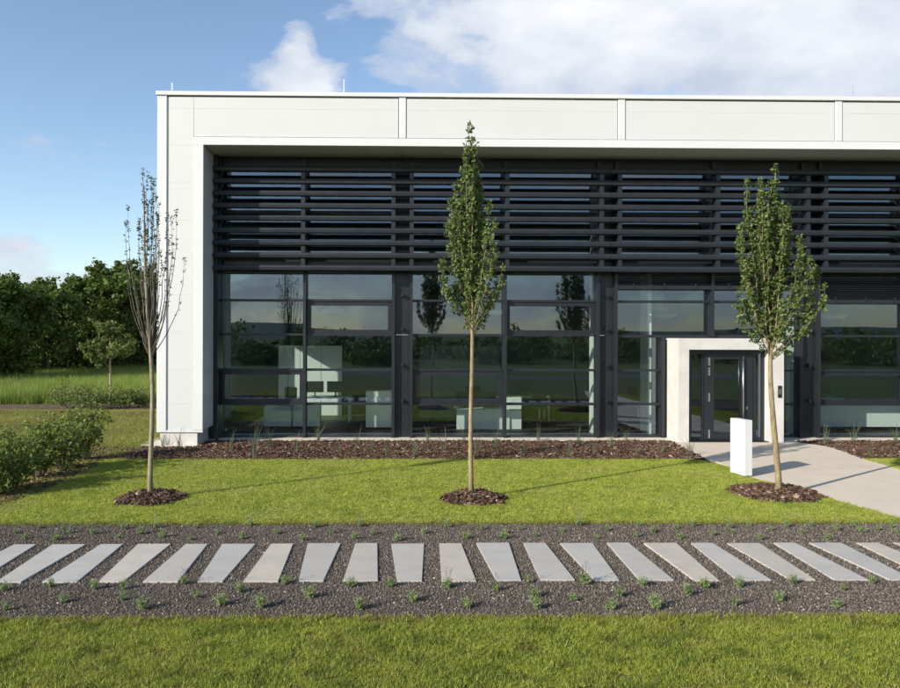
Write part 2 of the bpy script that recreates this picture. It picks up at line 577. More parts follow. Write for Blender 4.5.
def sheet(name, poly, z, material, kind='structure', cell=0):
    me = bpy.data.meshes.new(name)
    me.from_pydata([(p[0], p[1], z) for p in poly], [], [tuple(range(len(poly)))])
    bm = bmesh.new()
    bm.from_mesh(me)
    bmesh.ops.recalc_face_normals(bm, faces=bm.faces[:])
    for f in bm.faces:
        if f.normal.z < 0:
            f.normal_flip()
    if cell:
        lo = [min(p[i] for p in poly) for i in (0, 1)]
        hi = [max(p[i] for p in poly) for i in (0, 1)]
        for ax in (0, 1):
            t = lo[ax] + cell
            while t < hi[ax]:
                bmesh.ops.bisect_plane(bm, geom=bm.verts[:] + bm.edges[:] + bm.faces[:], plane_co=(t, t, z), plane_no=(1 - ax, ax, 0))
                t += cell
    bmesh.ops.triangulate(bm, faces=bm.faces[:])
    bm.to_mesh(me)
    bm.free()
    me.materials.append(material)
    o = link(name, me)
    if kind:
        o['kind'] = kind
    return o


def proto_collection(name, meshes):
    c = bpy.data.collections.new(name)
    for i, me in enumerate(meshes):
        o = bpy.data.objects.new(me.name, me)
        c.objects.link(o)
    return c


def scatter(o, coll, density, seed, smin, smax, tilt=0.25, keep=True, patchy=None):
    """spread small pieces over an object's surface (geometry nodes)"""
    ng = bpy.data.node_groups.new(o.name + '_scatter', 'GeometryNodeTree')
    ng.interface.new_socket('Geometry', in_out='INPUT', socket_type='NodeSocketGeometry')
    ng.interface.new_socket('Geometry', in_out='OUTPUT', socket_type='NodeSocketGeometry')
    N, L = ng.nodes, ng.links
    gi, go = N.new('NodeGroupInput'), N.new('NodeGroupOutput')
    dp = N.new('GeometryNodeDistributePointsOnFaces')
    dp.inputs['Density'].default_value = density
    dp.inputs['Seed'].default_value = seed
    ci = N.new('GeometryNodeCollectionInfo')
    ci.inputs['Collection'].default_value = coll
    ci.inputs['Separate Children'].default_value = True
    ci.inputs['Reset Children'].default_value = True
    ip = N.new('GeometryNodeInstanceOnPoints')
    ip.inputs['Pick Instance'].default_value = True
    rv = N.new('FunctionNodeRandomValue')
    rv.data_type = 'FLOAT_VECTOR'
    rv.inputs[0].default_value = (-tilt, -tilt, 0)
    rv.inputs[1].default_value = (tilt, tilt, 6.283)
    rs = N.new('FunctionNodeRandomValue')
    rs.data_type = 'FLOAT'
    rs.inputs[2].default_value = smin
    rs.inputs[3].default_value = smax
    if patchy:                              # thinner here and there
        nz = N.new('ShaderNodeTexNoise')
        nz.inputs['Scale'].default_value = patchy
        nz.inputs['Detail'].default_value = 3
        mr = N.new('ShaderNodeMapRange')
        mr.inputs['From Min'].default_value = 0.40
        mr.inputs['From Max'].default_value = 0.58
        mr.inputs['To Min'].default_value = density * 0.12
        mr.inputs['To Max'].default_value = density
        po = N.new('GeometryNodeInputPosition')
        L.new(po.outputs[0], nz.inputs['Vector'])
        L.new(nz.outputs[0], mr.inputs['Value'])
        L.new(mr.outputs[0], dp.inputs['Density'])
    L.new(gi.outputs[0], dp.inputs[0])
    L.new(dp.outputs['Points'], ip.inputs['Points'])
    L.new(ci.outputs[0], ip.inputs['Instance'])
    L.new(rv.outputs[0], ip.inputs['Rotation'])
    L.new(rs.outputs[1], ip.inputs['Scale'])
    if keep:
        jn = N.new('GeometryNodeJoinGeometry')
        L.new(gi.outputs[0], jn.inputs[0])
        L.new(ip.outputs[0], jn.inputs[0])
        L.new(jn.outputs[0], go.inputs[0])
    else:
        L.new(ip.outputs[0], go.inputs[0])
    md = o.modifiers.new('scatter', 'NODES')
    md.node_group = ng
    return o


ORD = ['first', 'second', 'third', 'fourth', 'fifth', 'sixth', 'seventh', 'eighth', 'ninth', 'tenth', 'eleventh', 'twelfth', 'thirteenth',
       'fourteenth', 'fifteenth', 'sixteenth', 'seventeenth', 'eighteenth', 'nineteenth']


def ordinal(n):
    if n <= 19:
        return ORD[n - 1]
    t, u = divmod(n, 10)
    tens = {2: ('twentieth', 'twenty'), 3: ('thirtieth', 'thirty'), 4: ('fortieth', 'forty'), 5: ('fiftieth', 'fifty'), 6: ('sixtieth', 'sixty'), 7: ('seventieth', 'seventy')}[t]
    return tens[0] if u == 0 else tens[1] + '-' + ORD[u - 1]


# ------------------------------------------------------------------ ground and planting beds
Y_GB, Y_SB, Y_SF, Y_GF = 10.29, 9.30, 7.885, 6.88       # gravel back, slab back, slab front, gravel front
sheet('ground', [(-2500, -2500), (2500, -2500), (2500, 2500), (-2500, 2500)], -0.02, M['ground'])

# hills all round on the horizon
hb = MB()
hn = 120
for i in range(hn):
    a = 2 * math.pi * i / hn
    r = 1500
    h = 11 + 5 * math.sin(a * 3 + 0.7) + 4 * math.sin(a * 7 + 2) + 4 * math.sin(a * 17)
    hb.v += [(1250 * math.cos(a), 1250 * math.sin(a), -0.5), (r * math.cos(a), r * math.sin(a), max(6, h)), (2100 * math.cos(a), 2100 * math.sin(a), -0.5)]
for i in range(hn):
    j = (i + 1) % hn
    for k in range(2):
        hb.f.append((3 * i + k, 3 * j + k, 3 * j + k + 1, 3 * i + k + 1))
tag(hb.build('hills', M['hill'], smooth=True), kind='structure')

# lawn blades, stones, chips
nrg = np.random.default_rng(3)


def tufts(prefix, k, nb, rad, h0, h1, w0, w1, material, lean=0.6):
    res = []
    for i in range(k):
        roots = [(nrg.normal() * rad, nrg.normal() * rad, 0) for _ in range(nb)]
        res.append(blades_mesh(f'{prefix}_{i}', roots, nrg.uniform(h0, h1, nb), nrg.uniform(w0, w1, nb), nrg.uniform(0.05, lean, nb), material, nrg))
    return res


c_lawn = proto_collection('lawn_tufts', tufts('lawn_tuft', 5, 14, 0.020, 0.014, 0.030, 0.003, 0.0050, M['lawn'], 1.0))
c_rough = proto_collection('rough_tufts', tufts('rough_tuft', 5, 16, 0.019, 0.012, 0.034, 0.0028, 0.005, M['lawn_rough'], 1.1))
c_back = proto_collection('back_tufts', tufts('back_tuft', 4, 12, 0.03, 0.03, 0.06, 0.006, 0.010, M['lawn_back'], 0.9))
c_edge = proto_collection('edge_tufts', tufts('edge_tuft', 5, 14, 0.018, 0.015, 0.042, 0.003, 0.0055, M['edge_blade'], 1.1))
c_mead = proto_collection('meadow_tufts', tufts('meadow_tuft', 4, 16, 0.09, 0.25, 0.55, 0.010, 0.022, M['meadow'], 0.5))


def pebbles(prefix, k, sx, sy, sz, material, jag=0.25):
    res = []
    for i in range(k):
        bm = bmesh.new()
        bmesh.ops.create_icosphere(bm, subdivisions=1, radius=0.5)
        for v in bm.verts:
            v.co *= 1 + nrg.uniform(-jag, jag)
            v.co.x *= sx
            v.co.y *= sy
            v.co.z *= sz
        me = bpy.data.meshes.new(f'{prefix}_{i}')
        bm.to_mesh(me)
        bm.free()
        me.materials.append(material)
        res.append(me)
    return res


def chips(prefix, k, lx, ly, lz, material):
    res = []
    for i in range(k):
        L_, w_, t_ = lx * nrg.uniform(0.6, 1.5), ly * nrg.uniform(0.6, 1.4), lz * nrg.uniform(0.6, 1.5)
        b = MB()
        b.v = [(-L_ / 2, -w_ / 2 * nrg.uniform(0.3, 1), 0), (L_ / 2, -w_ / 2 * nrg.uniform(0.4, 1), t_ * 0.3), (L_ / 2 * nrg.uniform(0.7, 1), w_ / 2, 0), (-L_ / 2 * nrg.uniform(0.7, 1), w_ / 2 * nrg.uniform(0.4, 1), t_ * 0.2)]
        b.v += [(x * 0.92, y * 0.85, z + t_) for x, y, z in b.v]
        b.f = [(0, 3, 2, 1), (4, 5, 6, 7), (0, 1, 5, 4), (1, 2, 6, 5), (2, 3, 7, 6), (3, 0, 4, 7)]
        res.append(b.mesh(f'{prefix}_{i}', material))
    return res


c_gravel = proto_collection('gravel_stones', pebbles('gravel_stone', 7, 0.024, 0.019, 0.012, M['gravel']))
c_bark = proto_collection('bark_chips', chips('bark_chip', 7, 0.065, 0.026, 0.010, M['bark']))

# front lawn
fl = sheet('front_lawn', [(-9, 2.0), (11, 2.0), (11, Y_GF - 0.03), (-9, Y_GF - 0.03)], 0.0, M['front_soil'])
fg = sheet('front_lawn_grass', [(-6.0, 4.3), (7.2, 4.3), (7.2, Y_GF - 0.05), (-6.0, Y_GF - 0.05)], 0.003, M['lawn_soil'], 'stuff', 0.06)
tag(fg, 'bright green lawn grass in the foreground, in front of the gravel bed', 'grass')
scatter(fg, c_rough, 3400, 1, 0.5, 1.25, 0.5, False, 4.5)
fg2 = sheet('grass_clumps', [(-6.0, 4.3), (7.2, 4.3), (7.2, Y_GF - 0.03), (-6.0, Y_GF - 0.03)], 0.002, M['lawn_soil'], 'stuff')
tag(fg2, 'darker uneven grass clumps standing up in the foreground lawn', 'grass')
c_clump = proto_collection('grass_clumps', tufts('grass_clump', 4, 40, 0.032, 0.018, 0.050, 0.003, 0.006, M['clump'], 1.0))
scatter(fg2, c_clump, 110, 12, 0.6, 1.3, 0.35, False)

# entrance walk outline (ground points)
p_l = [gr(x, y) for x, y in ((664, 438.5), (706, 459), (727, 466), (752, 478), (790, 487.5), (825, 497), (900, 518))]
p_r = [gr(x, y) for x, y in ((797, 442.5), (828, 447), (848, 453.5), (871, 461.5), (900, 470))]
dl = (p_l[-1] - p_l[-2]).normalized()
dr = (p_r[-1] - p_r[-2]).normalized()
p_l.append(p_l[-1] + dl * 9)
p_r.append(p_r[-1] + dr * 12)
walk_poly = [(p.x, p.y) for p in p_l] + [(p.x, p.y) for p in reversed(p_r)]
walk = MB().prism(walk_poly, -0.10, 0.012).build('entrance_path', M['paving'])
walk['kind'] = 'structure'

# middle lawn: from gravel bed to mulch strip, right edge along the walk
Y_MU = 15.62
lawn_right = [(p.x - 0.02, p.y) for p in p_l[1:-1]]
lr_last = p_l[-1]
lawn_poly = [(-9.5, Y_GB + 0.03), (lr_last.x, Y_GB + 0.03)]
tmp = [(p.x, p.y) for p in p_l if p.y > Y_GB + 0.05 and p.y < Y_MU]
lawn_poly = [(-9.5, Y_GB + 0.03)] + [(p_l[-2].x + dl.x * (Y_GB + 0.03 - p_l[-2].y) / dl.y if dl.y != 0 else 9, Y_GB + 0.03)] + [(x - 0.03, y) for x, y in reversed(tmp)] + [(tmp[0][0] - 0.4, Y_MU), (-9.5, Y_MU)]
sheet('middle_lawn', lawn_poly, 0.0, M['lawn_soil'])
ml = sheet('middle_lawn_grass', lawn_poly, 0.003, M['lawn_soil'], 'stuff')
tag(ml, 'mown sunlit lawn between the gravel bed and the building', 'grass')
scatter(ml, c_lawn, 1500, 2, 0.7, 1.35, 0.4, False)

# lawn wedge right of the walk
wr = [gr(863, 459.5), gr(880, 464.5), gr(900, 470)]
wedge = [(wr[0].x, wr[0].y + 0.02), (p_r[-1].x, p_r[-1].y + 0.03), (p_r[-1].x + 3, 15.3), (wr[0].x + 1.0, 15.75)]
wg = sheet('side_lawn_grass', wedge, 0.003, M['lawn_soil'], 'stuff')
tag(wg, 'wedge of lawn at the far right beside the entrance path', 'grass')
scatter(wg, c_lawn, 1500, 5, 0.8, 1.3, 0.35, True)

# thin patchy lawn, dirt track and meadow to the left of the building
bl = sheet('side_lawn', [(-24, 15.0), (-5.2, 15.0), (-5.2, 26.3), (-24, 26.3)], -0.008, M['back_soil'])
blg = sheet('thin_lawn_grass', [(-20, 15.7), (-5.9, 15.7), (-5.9, 25.7), (-20, 25.7)], -0.004, M['back_soil'], 'stuff')
tag(blg, 'thin patchy brownish lawn left of the white building', 'grass')
scatter(blg, c_back, 260, 6, 0.7, 1.4, 0.4, False)
sheet('dirt_track', [(-40, 25.6), (-4, 26.6), (-4, 28.3), (-40, 27.2)], -0.004, M['dirt'])
mdo = sheet('meadow', [(-45, 27.2), (-4, 28.3), (-4, 70), (-45, 60)], -0.006, M['meadow_soil'])
mg = sheet('meadow_grass', [(-34, 27.4), (-7, 28.3), (-9, 58), (-34, 46)], -0.002, M['meadow_soil'], 'stuff')
tag(mg, 'tall green meadow grass in front of the dark woodland', 'grass')
scatter(mg, c_mead, 42, 7, 0.8, 1.3, 0.2, False)

# ragged grass margins along both sides of the gravel
for nm, ya, yb, sd, lab in (('edge_grass', Y_GF - 0.12, Y_GF + 0.035, 14, 'ragged grass edge along the near side of the gravel bed'), ('edge_grass', Y_GB - 0.035, Y_GB + 0.12, 15, 'ragged brownish grass edge along the far side of the gravel bed')):
    eg = sheet(nm, [(-6.5, ya), (8.4, ya), (8.4, yb), (-6.5, yb)], 0.002, M['front_soil'], 'stuff', 0.05)
    tag(eg, lab, 'grass')
    scatter(eg, c_edge, 1500, sd, 0.5, 1.4, 0.6, False, 7.0)
# gravel bed with stepping slabs
gb = sheet('gravel_bed', [(-12, Y_GF), (14, Y_GF), (14, Y_GB), (-12, Y_GB)], 0.0, M['gravel_bed'])
gs = sheet('gravel_stones', [(-7.2, Y_GF), (9.2, Y_GF), (9.2, Y_GB), (-7.2, Y_GB)], 0.003, M['gravel_bed'], 'stuff')
tag(gs, 'dark grey-brown gravel strewn between the stepping slabs', 'gravel')
scatter(gs, c_gravel, 2300, 4, 0.4, 1.15, 3.1, False)
PITCH = 0.5222
X3 = at(111.7, 545, Y_SB).x
sm = {}
for w, tagn in ((0, 'odd'), (1, 'even')):
    hb_, hf_ = (0.137, 0.184) if w == 0 else (0.205, 0.132)
    sm[w] = MB().prism([(-hf_, Y_SF - 8.6), (hf_, Y_SF - 8.6), (hb_, Y_SB - 8.6), (-hb_, Y_SB - 8.6)], 0, 0.07).mesh('paving_slab_' + tagn, M['slab'], bev=0.004)
for k in range(-3, 27):
    w = k % 2
    o = link('paving_slab', sm[1 - w], gb)
    o.location = (X3 + (k - 3) * PITCH + rnd.uniform(-0.006, 0.006), 8.6 + rnd.uniform(-0.012, 0.012), -0.052 + rnd.uniform(-0.002, 0.002))
    o.rotation_euler = (rnd.uniform(-0.003, 0.003), rnd.uniform(-0.004, 0.004), rnd.uniform(-0.008, 0.008))
for nm, y in (('steel_edging', Y_GF - 0.012), ('steel_edging', Y_GB + 0.012)):
    e = bx(nm, -12, 14, y - 0.004, y + 0.004, -0.06, 0.013 if y < 8 else 0.006, M['rust'], gb)

# mulch strip along the facade, hedge bed on the left
mul_poly = [gr(x, y) for x, y in ((104, 452), (104, 462))]
ms_poly = [(-7.35, 17.4), (-7.35, 15.66), (tmp[0][0] - 0.4, Y_MU), (p_l[1].x, p_l[1].y), (p_l[0].x, p_l[0].y - 0.0), (p_l[0].x, 18.38), (-4.72, 18.38), (-4.72, 17.42)]
ms_poly = [(-7.35, 17.38), (-7.35, 15.62), (p_l[1].x - 0.02, 15.62), (p_l[0].x - 0.02, 18.36), (-4.70, 18.36), (-4.70, 17.38)]
sheet('mulch_strip', ms_poly, 0.004, M['mulch_bed'])
mu = sheet('mulch_chips', ms_poly, 0.008, M['mulch_bed'], 'stuff')
tag(mu, 'dark bark mulch in the planting strip along the glass facade', 'mulch')
scatter(mu, c_bark, 420, 8, 0.7, 1.5, 0.5, False)
mr_poly = [(p_r[0].x + 0.02, 18.36), (p_r[1].x, p_r[1].y + 0.05), (p_r[2].x, p_r[2].y + 0.05), (wr[0].x, wr[0].y + 0.05), (wr[0].x + 1.0, 15.75), (20, 15.3), (20, 18.36)]
sheet('mulch_corner', mr_poly, 0.004, M['mulch_bed'])
mu2 = sheet('mulch_chips', mr_poly, 0.008, M['mulch_bed'], 'stuff')
tag(mu2, 'bark mulch bed right of the entrance path', 'mulch')
scatter(mu2, c_bark, 420, 9, 0.7, 1.5, 0.5, False)
hp = [gr(x, y) for x, y in ((-60, 522), (0, 506), (50, 489), (98, 466), (106, 457), (98, 449), (40, 466), (0, 478), (-60, 492))]
sheet('hedge_bed', [(p.x, p.y) for p in hp], 0.008, M['mulch_bed'])
mu3 = sheet('mulch_chips', [(p.x, p.y) for p in hp], 0.010, M['mulch_bed'], 'stuff')
tag(mu3, 'bark mulch under the leafy shrubs at the left edge', 'mulch')
scatter(mu3, c_bark, 420, 10, 0.7, 1.5, 0.5, False)

# concrete strip below the glass and pad around the corner pier
bx('plinth_strip', -4.70, 22.5, 18.37, 19.0, -0.2, 0.022, M['plinth'])['kind'] = 'structure'
pad_x0 = gr(137, 447).x
bx('corner_pad', pad_x0, -4.72, 17.40, 19.2, -0.2, 0.018, M['plinth'])['kind'] = 'structure'

# ------------------------------------------------------------------ the building
YW = 17.60          # front of the white frame
YR = 18.58          # back of the white reveal
YL = 18.42          # louvre noses
YF = 18.78          # front of mullion fins
YG = 19.03          # glass
bld = empty('office_building', (0, YW, 0), 'modern two-storey office building with white frame, glass front and dark louvres', 'building')


def X(px, Y, py=300):
    return at(px, py, Y).x


def Z(py, Y, px=401):
    return at(px, py, Y).z


def bb(name, x0, x1, y0, y1, z0, z1, m_, parent=None, bev=0.0):
    return bx(name, x0, x1, y0, y1, z0, z1, M[m_], parent or bld, bev)


x_left = X(157, YW, 250)
x_a, x_b, x_c, x_d = X(166.3, YW), X(168.0, YW), X(193, YW), X(203, YW)
z_top = at(157, 91, YW).z
z_c = at(157, 95, YW).z
z_s1 = at(180, 108, YW).z
z_t0 = at(200, 136.7, YW).z
z_t1 = at(204, 144.7, YW).z
z_bot = at(160, 432.4, YW).z
MOD = 5.16
XA = X(402.3, 18.8)                     # axis of the first column pair
axes = [XA + MOD * k for k in range(5)]
x_in_r = axes[4] + 0.1
x_right = x_in_r + 1.0
D_END = 44.0

# carcass
bb('wall_backing', x_left + 0.05, x_d - 0.11, YW + 0.11, YR - 0.02, z_bot + 0.02, z_c - 0.01, 'seam')
bb('wall_backing', x_in_r + 0.11, x_right - 0.05, YW + 0.11, YR - 0.02, z_bot + 0.02, z_c - 0.01, 'seam')
bb('fascia_backing', x_d - 0.109, x_in_r + 0.109, YW + 0.11, YR - 0.03, z_t1 + 0.11, z_c - 0.01, 'seam')
WY0, WY1, WZ0, WZ1 = 20.2, 22.6, 0.6, 3.5          # window in the left flank
bb('side_wall', x_left, x_left + 0.35, YW + 0.102, WY0, z_bot, z_c - 0.002, 'white')
bb('side_wall', x_left, x_left + 0.35, WY1, D_END, z_bot, z_c - 0.002, 'white')
bb('side_wall', x_left + 0.001, x_left + 0.349, WY0, WY1, z_bot + 0.001, WZ0, 'white')
bb('side_wall', x_left + 0.001, x_left + 0.349, WY0, WY1, WZ1, z_c - 0.003, 'white')
for i in range(2):
    a_, b_ = WY0 + (WY1 - WY0) * i / 2, WY0 + (WY1 - WY0) * (i + 1) / 2
    bb('mullion', x_left + 0.13, x_left + 0.21, a_, a_ + 0.07, WZ0, WZ1, 'anthracite')
    bb('pane', x_left + 0.164, x_left + 0.176, a_ + 0.072, b_ - 0.002, WZ0 + 0.001, WZ1 - 0.001, 'glass')
bb('side_wall', x_right - 0.35, x_right, YW + 0.102, D_END, z_bot, z_c - 0.002, 'white')
bb('rear_wall', x_left + 0.352, x_right - 0.352, D_END - 0.3, D_END, 0.0, z_c - 0.002, 'white')
bb('roof', x_left + 0.352, x_right - 0.352, YR, D_END - 0.302, z_t1 + 0.45, z_t1 + 0.75, 'roof')
bb('parapet', x_left + 0.352, x_right - 0.352, YR - 0.018, YR + 0.2, z_t1 + 0.752, z_c - 0.004, 'seam')
bb('base_wall', x_left + 0.06, x_left + 0.30, 19.3, D_END, -0.2, z_bot - 0.004, 'concrete')

# coping, corner strips, panels
bb('coping', x_left - 0.03, x_right + 0.03, YW - 0.03, YW + 0.45, z_c, z_top, 'white_trim', bev=0.006)
bb('coping', x_left - 0.031, x_left + 0.40, YW + 0.451, D_END, z_c, z_top, 'white_trim')
bb('coping', x_right - 0.40, x_right + 0.031, YW + 0.451, D_END, z_c, z_top, 'white_trim')
bb('corner_strip', x_left - 0.002, x_a, YW, YW + 0.1, z_bot, z_c - 0.006, 'white_trim', bev=0.006)
bb('corner_strip', x_right - (x_a - x_left), x_right + 0.002, YW, YW + 0.1, z_bot, z_c - 0.006, 'white_trim', bev=0.006)
zs = [z_c - 0.03] + [at(180, y, YW).z for y in (108, 145, 182.5, 220, 257.5, 294.5, 332, 370, 404)] + [z_bot + 0.05]
G = 0.001
for i in range(len(zs) - 1):
    for (xa, xb) in ((x_b, x_c), (x_right - (x_c - x_left), x_right - (x_b - x_left))):
        bb('cladding_panel', xa + 0.003, xb - 0.003, YW + 0.020 + rnd.uniform(-.001, .001), YW + 0.098, zs[i + 1] + G, zs[i] - G, 'white')
bb('bottom_trim', x_a + 0.002, x_d - 0.004, YW + 0.004, YW + 0.098, z_bot, z_bot + 0.05, 'white_trim')
bb('bottom_trim', x_in_r + 0.004, x_right - (x_a - x_left) - 0.002, YW + 0.004, YW + 0.098, z_bot, z_bot + 0.05, 'white_trim')
strips = [X(402.5, YW, 115), X(622, YW, 115), X(839, YW, 115)]
sp = (strips[2] - strips[0]) / 2
strips = [strips[0] + sp * k for k in range(5)]
strips = [s for s in strips if s < x_right - 0.6]
hw = 0.088
edges = [x_c] + [e for s in strips for e in (s - hw, s + hw)] + [x_right - (x_c - x_left)]
for i in range(0, len(edges), 2):
    xa, xb = edges[i], edges[i + 1]
    if i == 0:
        pass
    for z0, z1 in ((z_s1 + G, z_c - 0.03 - G), (z_t0 + 0.012, z_s1 - G)):
        bb('fascia_panel', xa + (0.004 if i else 0.003), xb - 0.012, YW + 0.020 + rnd.uniform(-.001, .001), YW + 0.098, z0, z1, 'white')
for s in strips:
    bb('fascia_strip', s - hw + 0.006, s + hw - 0.006, YW + 0.002, YW + 0.0975, z_t0 + 0.004, z_c - 0.006, 'white_trim', bev=0.006)
bb('frame_trim', x_c + 0.006, x_d, YW, YW + 0.1, z_bot + 0.052, z_t0, 'white_trim', bev=0.006)
bb('frame_trim', x_in_r, x_right - (x_c - x_left) - 0.006, YW, YW + 0.1, z_bot + 0.052, z_t0, 'white_trim', bev=0.006)
bb('frame_trim', x_c + 0.006, x_right - (x_c - x_left) - 0.006, YW - 0.002, YW + 0.1, z_t1, z_t0 - 0.003, 'white_trim', bev=0.006)
for xa, xb in ((x_a, x_b), (x_right - (x_b - x_left), x_right - (x_a - x_left))):
    bb('groove_strip', xa + 0.001, xb - 0.001 + 0.003, YW + 0.036, YW + 0.097, z_bot + 0.052, z_c - 0.035, 'white')
# reveal and soffit panels
for i in range(1, len(zs) - 1):
    zt = min(zs[i], z_t1) if i > 1 else z_t1
    z0 = zs[i + 1]
    if z0 < z_t1:
        bb('reveal_panel', x_d - 0.10, x_d - 0.004, YW + 0.104, YR, z0 + G, min(zs[i], z_t1) - G, 'white')
        bb('reveal_panel', x_in_r + 0.004, x_in_r + 0.10, YW + 0.104, YR, z0 + G, min(zs[i], z_t1) - G, 'white')
sx = [x_d] + strips + [x_in_r]
for a, b in zip(sx[:-1], sx[1:]):
    bb('soffit_panel', a + 0.006, b - 0.006, YW + 0.104, YR + 0.2, z_t1 + 0.004, z_t1 + 0.10, 'white')
# concrete feet
bb('pier_foot', X(160.5, YW + .05), X(198, YW + .05), YW + 0.04, YR, -0.15, z_bot - 0.003, 'concrete', bev=0.008)
bb('pier_foot', x_in_r + 0.15, x_right - 0.1, YW + 0.04, YR, -0.15, z_bot - 0.003, 'concrete', bev=0.008)
# lightning rods
for px, py0, py1, yy in ((172, 83, 90, YW + 0.25), (344, 79.5, 91, YW + 0.25), (853, 85.5, 96, YW + 0.25)):
    p = at(px, py0, yy)
    MB().tube([(p.x, yy - YW, z_top - 0.02), (p.x, yy - YW, p.z)], [0.0045, 0.003], 6).build('lightning_rod', M['steel'], bld)

# dark head and end posts
z_h = Z(158, 18.6)
bb('head_beam', x_d + 0.002, x_in_r - 0.002, YF + 0.02, YG + 0.1, z_h - 0.22, z_t1 + 0.44, 'anthracite')
bb('head_flashing', x_d + 0.003, x_in_r - 0.003, YR + 0.202, YF + 0.018, z_h + 0.02, z_t1 + 0.1, 'anthracite')
bb('end_post', x_d - 0.10, x_d + 0.10, YR + 0.004, YG + 0.10, 0.02, z_t1, 'anthracite')
bb('end_post', x_in_r - 0.10, x_in_r + 0.10, YR + 0.004, YG + 0.10, 0.02, z_t1, 'anthracite')

rows = [Z(y, YG) for y in (271.5, 300.8, 334.8, 369.7, 403.6, 435.6)]
z_floor = rows[-1] - 0.03
z_b0 = Z(265.5, 18.6)          # spandrel beam between storeys
z_b1 = Z(271.5, 18.6)
zu0, zu1 = z_b0 + 0.25, z_h - 0.22
POST = 0.225
bays = []
xs0 = x_d + 0.10
for k in range(5):
    xl = xs0 if k == 0 else axes[k - 1] + POST
    xr = axes[k] - POST if k < 4 else x_in_r - 0.10
    mid = X((304.4, 505.5, 713)[k], YF) if k < 3 else (xl + xr) / 2
    bays.append((xl, mid, xr))

bb('spandrel', xs0 + 0.001, x_in_r - 0.101, YF + 0.06, YG + 0.12, rows[0] + 0.03, zu0 - 0.03, 'darkpanel')
bb('spandrel_ledge', xs0 + 0.001, x_in_r - 0.101, YF - 0.18, YF + 0.058, z_b1 + 0.03, z_b0, 'louvre', bev=0.006)


def fin(xc, w, y0, y1, z0, z1, nm='mullion'):
    bb(nm, xc - w / 2, xc + w / 2, y0, y1, z0, z1, 'anthracite')


for k in range(4):
    a = axes[k]
    for s in (-1, 1):
        fin(a + s * POST, 0.075, YF, YG + 0.06, 0.02, z_h - 0.221, 'column_fin')
    bb('column_panel', a - POST + 0.04, a + POST - 0.04, YF + 0.13, YG + 0.12, 0.02, rows[3] - 0.004, 'darkpanel')
    bb('column_panel', a - POST + 0.04, a + POST - 0.04, YF + 0.13, YG + 0.12, rows[3] + 0.004, rows[2] - 0.004, 'darkpanel')
    bb('column_panel', a - POST + 0.04, a + POST - 0.04, YF + 0.13, YG + 0.12, rows[2] + 0.004, rows[0] + 0.028, 'darkpanel')
    bb('column_panel', a - POST + 0.04, a + POST - 0.04, YF + 0.13, YG + 0.12, zu0 - 0.028, zu1 - 0.001, 'darkpanel')
    for zz in (0.95, 1.85, 2.75, 3.6):
        bb('column_bracket', a - 0.03, a + 0.03, YF + 0.02, YF + 0.129, zz - 0.04, zz + 0.04, 'anthracite')


def pane(x0, x1, z0, z1, parent=None):
    o = bb('pane', x0, x1, YG - 0.006, YG + 0.006, z0, z1, 'glass', parent)
    o.rotation_euler = (rnd.uniform(-0.003, 0.003), 0, rnd.uniform(-0.003, 0.003))
    return o


def opening_window(x0, x1, z0, z1):
    t = 0.095
    c = Vector(((x0 + x1) / 2, YG - YW, (z0 + z1) / 2))
    w, h = (x1 - x0) / 2, (z1 - z0) / 2
    f = MB()
    f.box(-w, w, -0.10, 0.03, h - t, h).box(-w, w, -0.10, 0.03, -h, -h + t)
    f.box(-w, -w + t, -0.0995, 0.0295, -h + t, h - t).box(w - t, w, -0.0995, 0.0295, -h + t, h - t)
    o = f.build('window', M['anthracite'], bld, c)
    pane(x0 + t - 0.01, x1 - t + 0.01, z0 + t - 0.01, z1 - t + 0.01, o)


def half(x0, x1, opens, r0_=0, r1_=5):
    for i in range(r0_, r1_):
        zt, zb = rows[i], rows[i + 1]
        if i > r0_:
            bb('transom', x0 + 0.002, x1 - 0.002, YF + 0.12, YG + 0.05, zt - 0.028, zt + 0.028, 'anthracite')
        if i in opens:
            opening_window(x0 + 0.004, x1 - 0.004, zb + 0.03, zt - 0.03)
        else:
            pane(x0 + 0.002, x1 - 0.002, zb + 0.026, zt - 0.026)


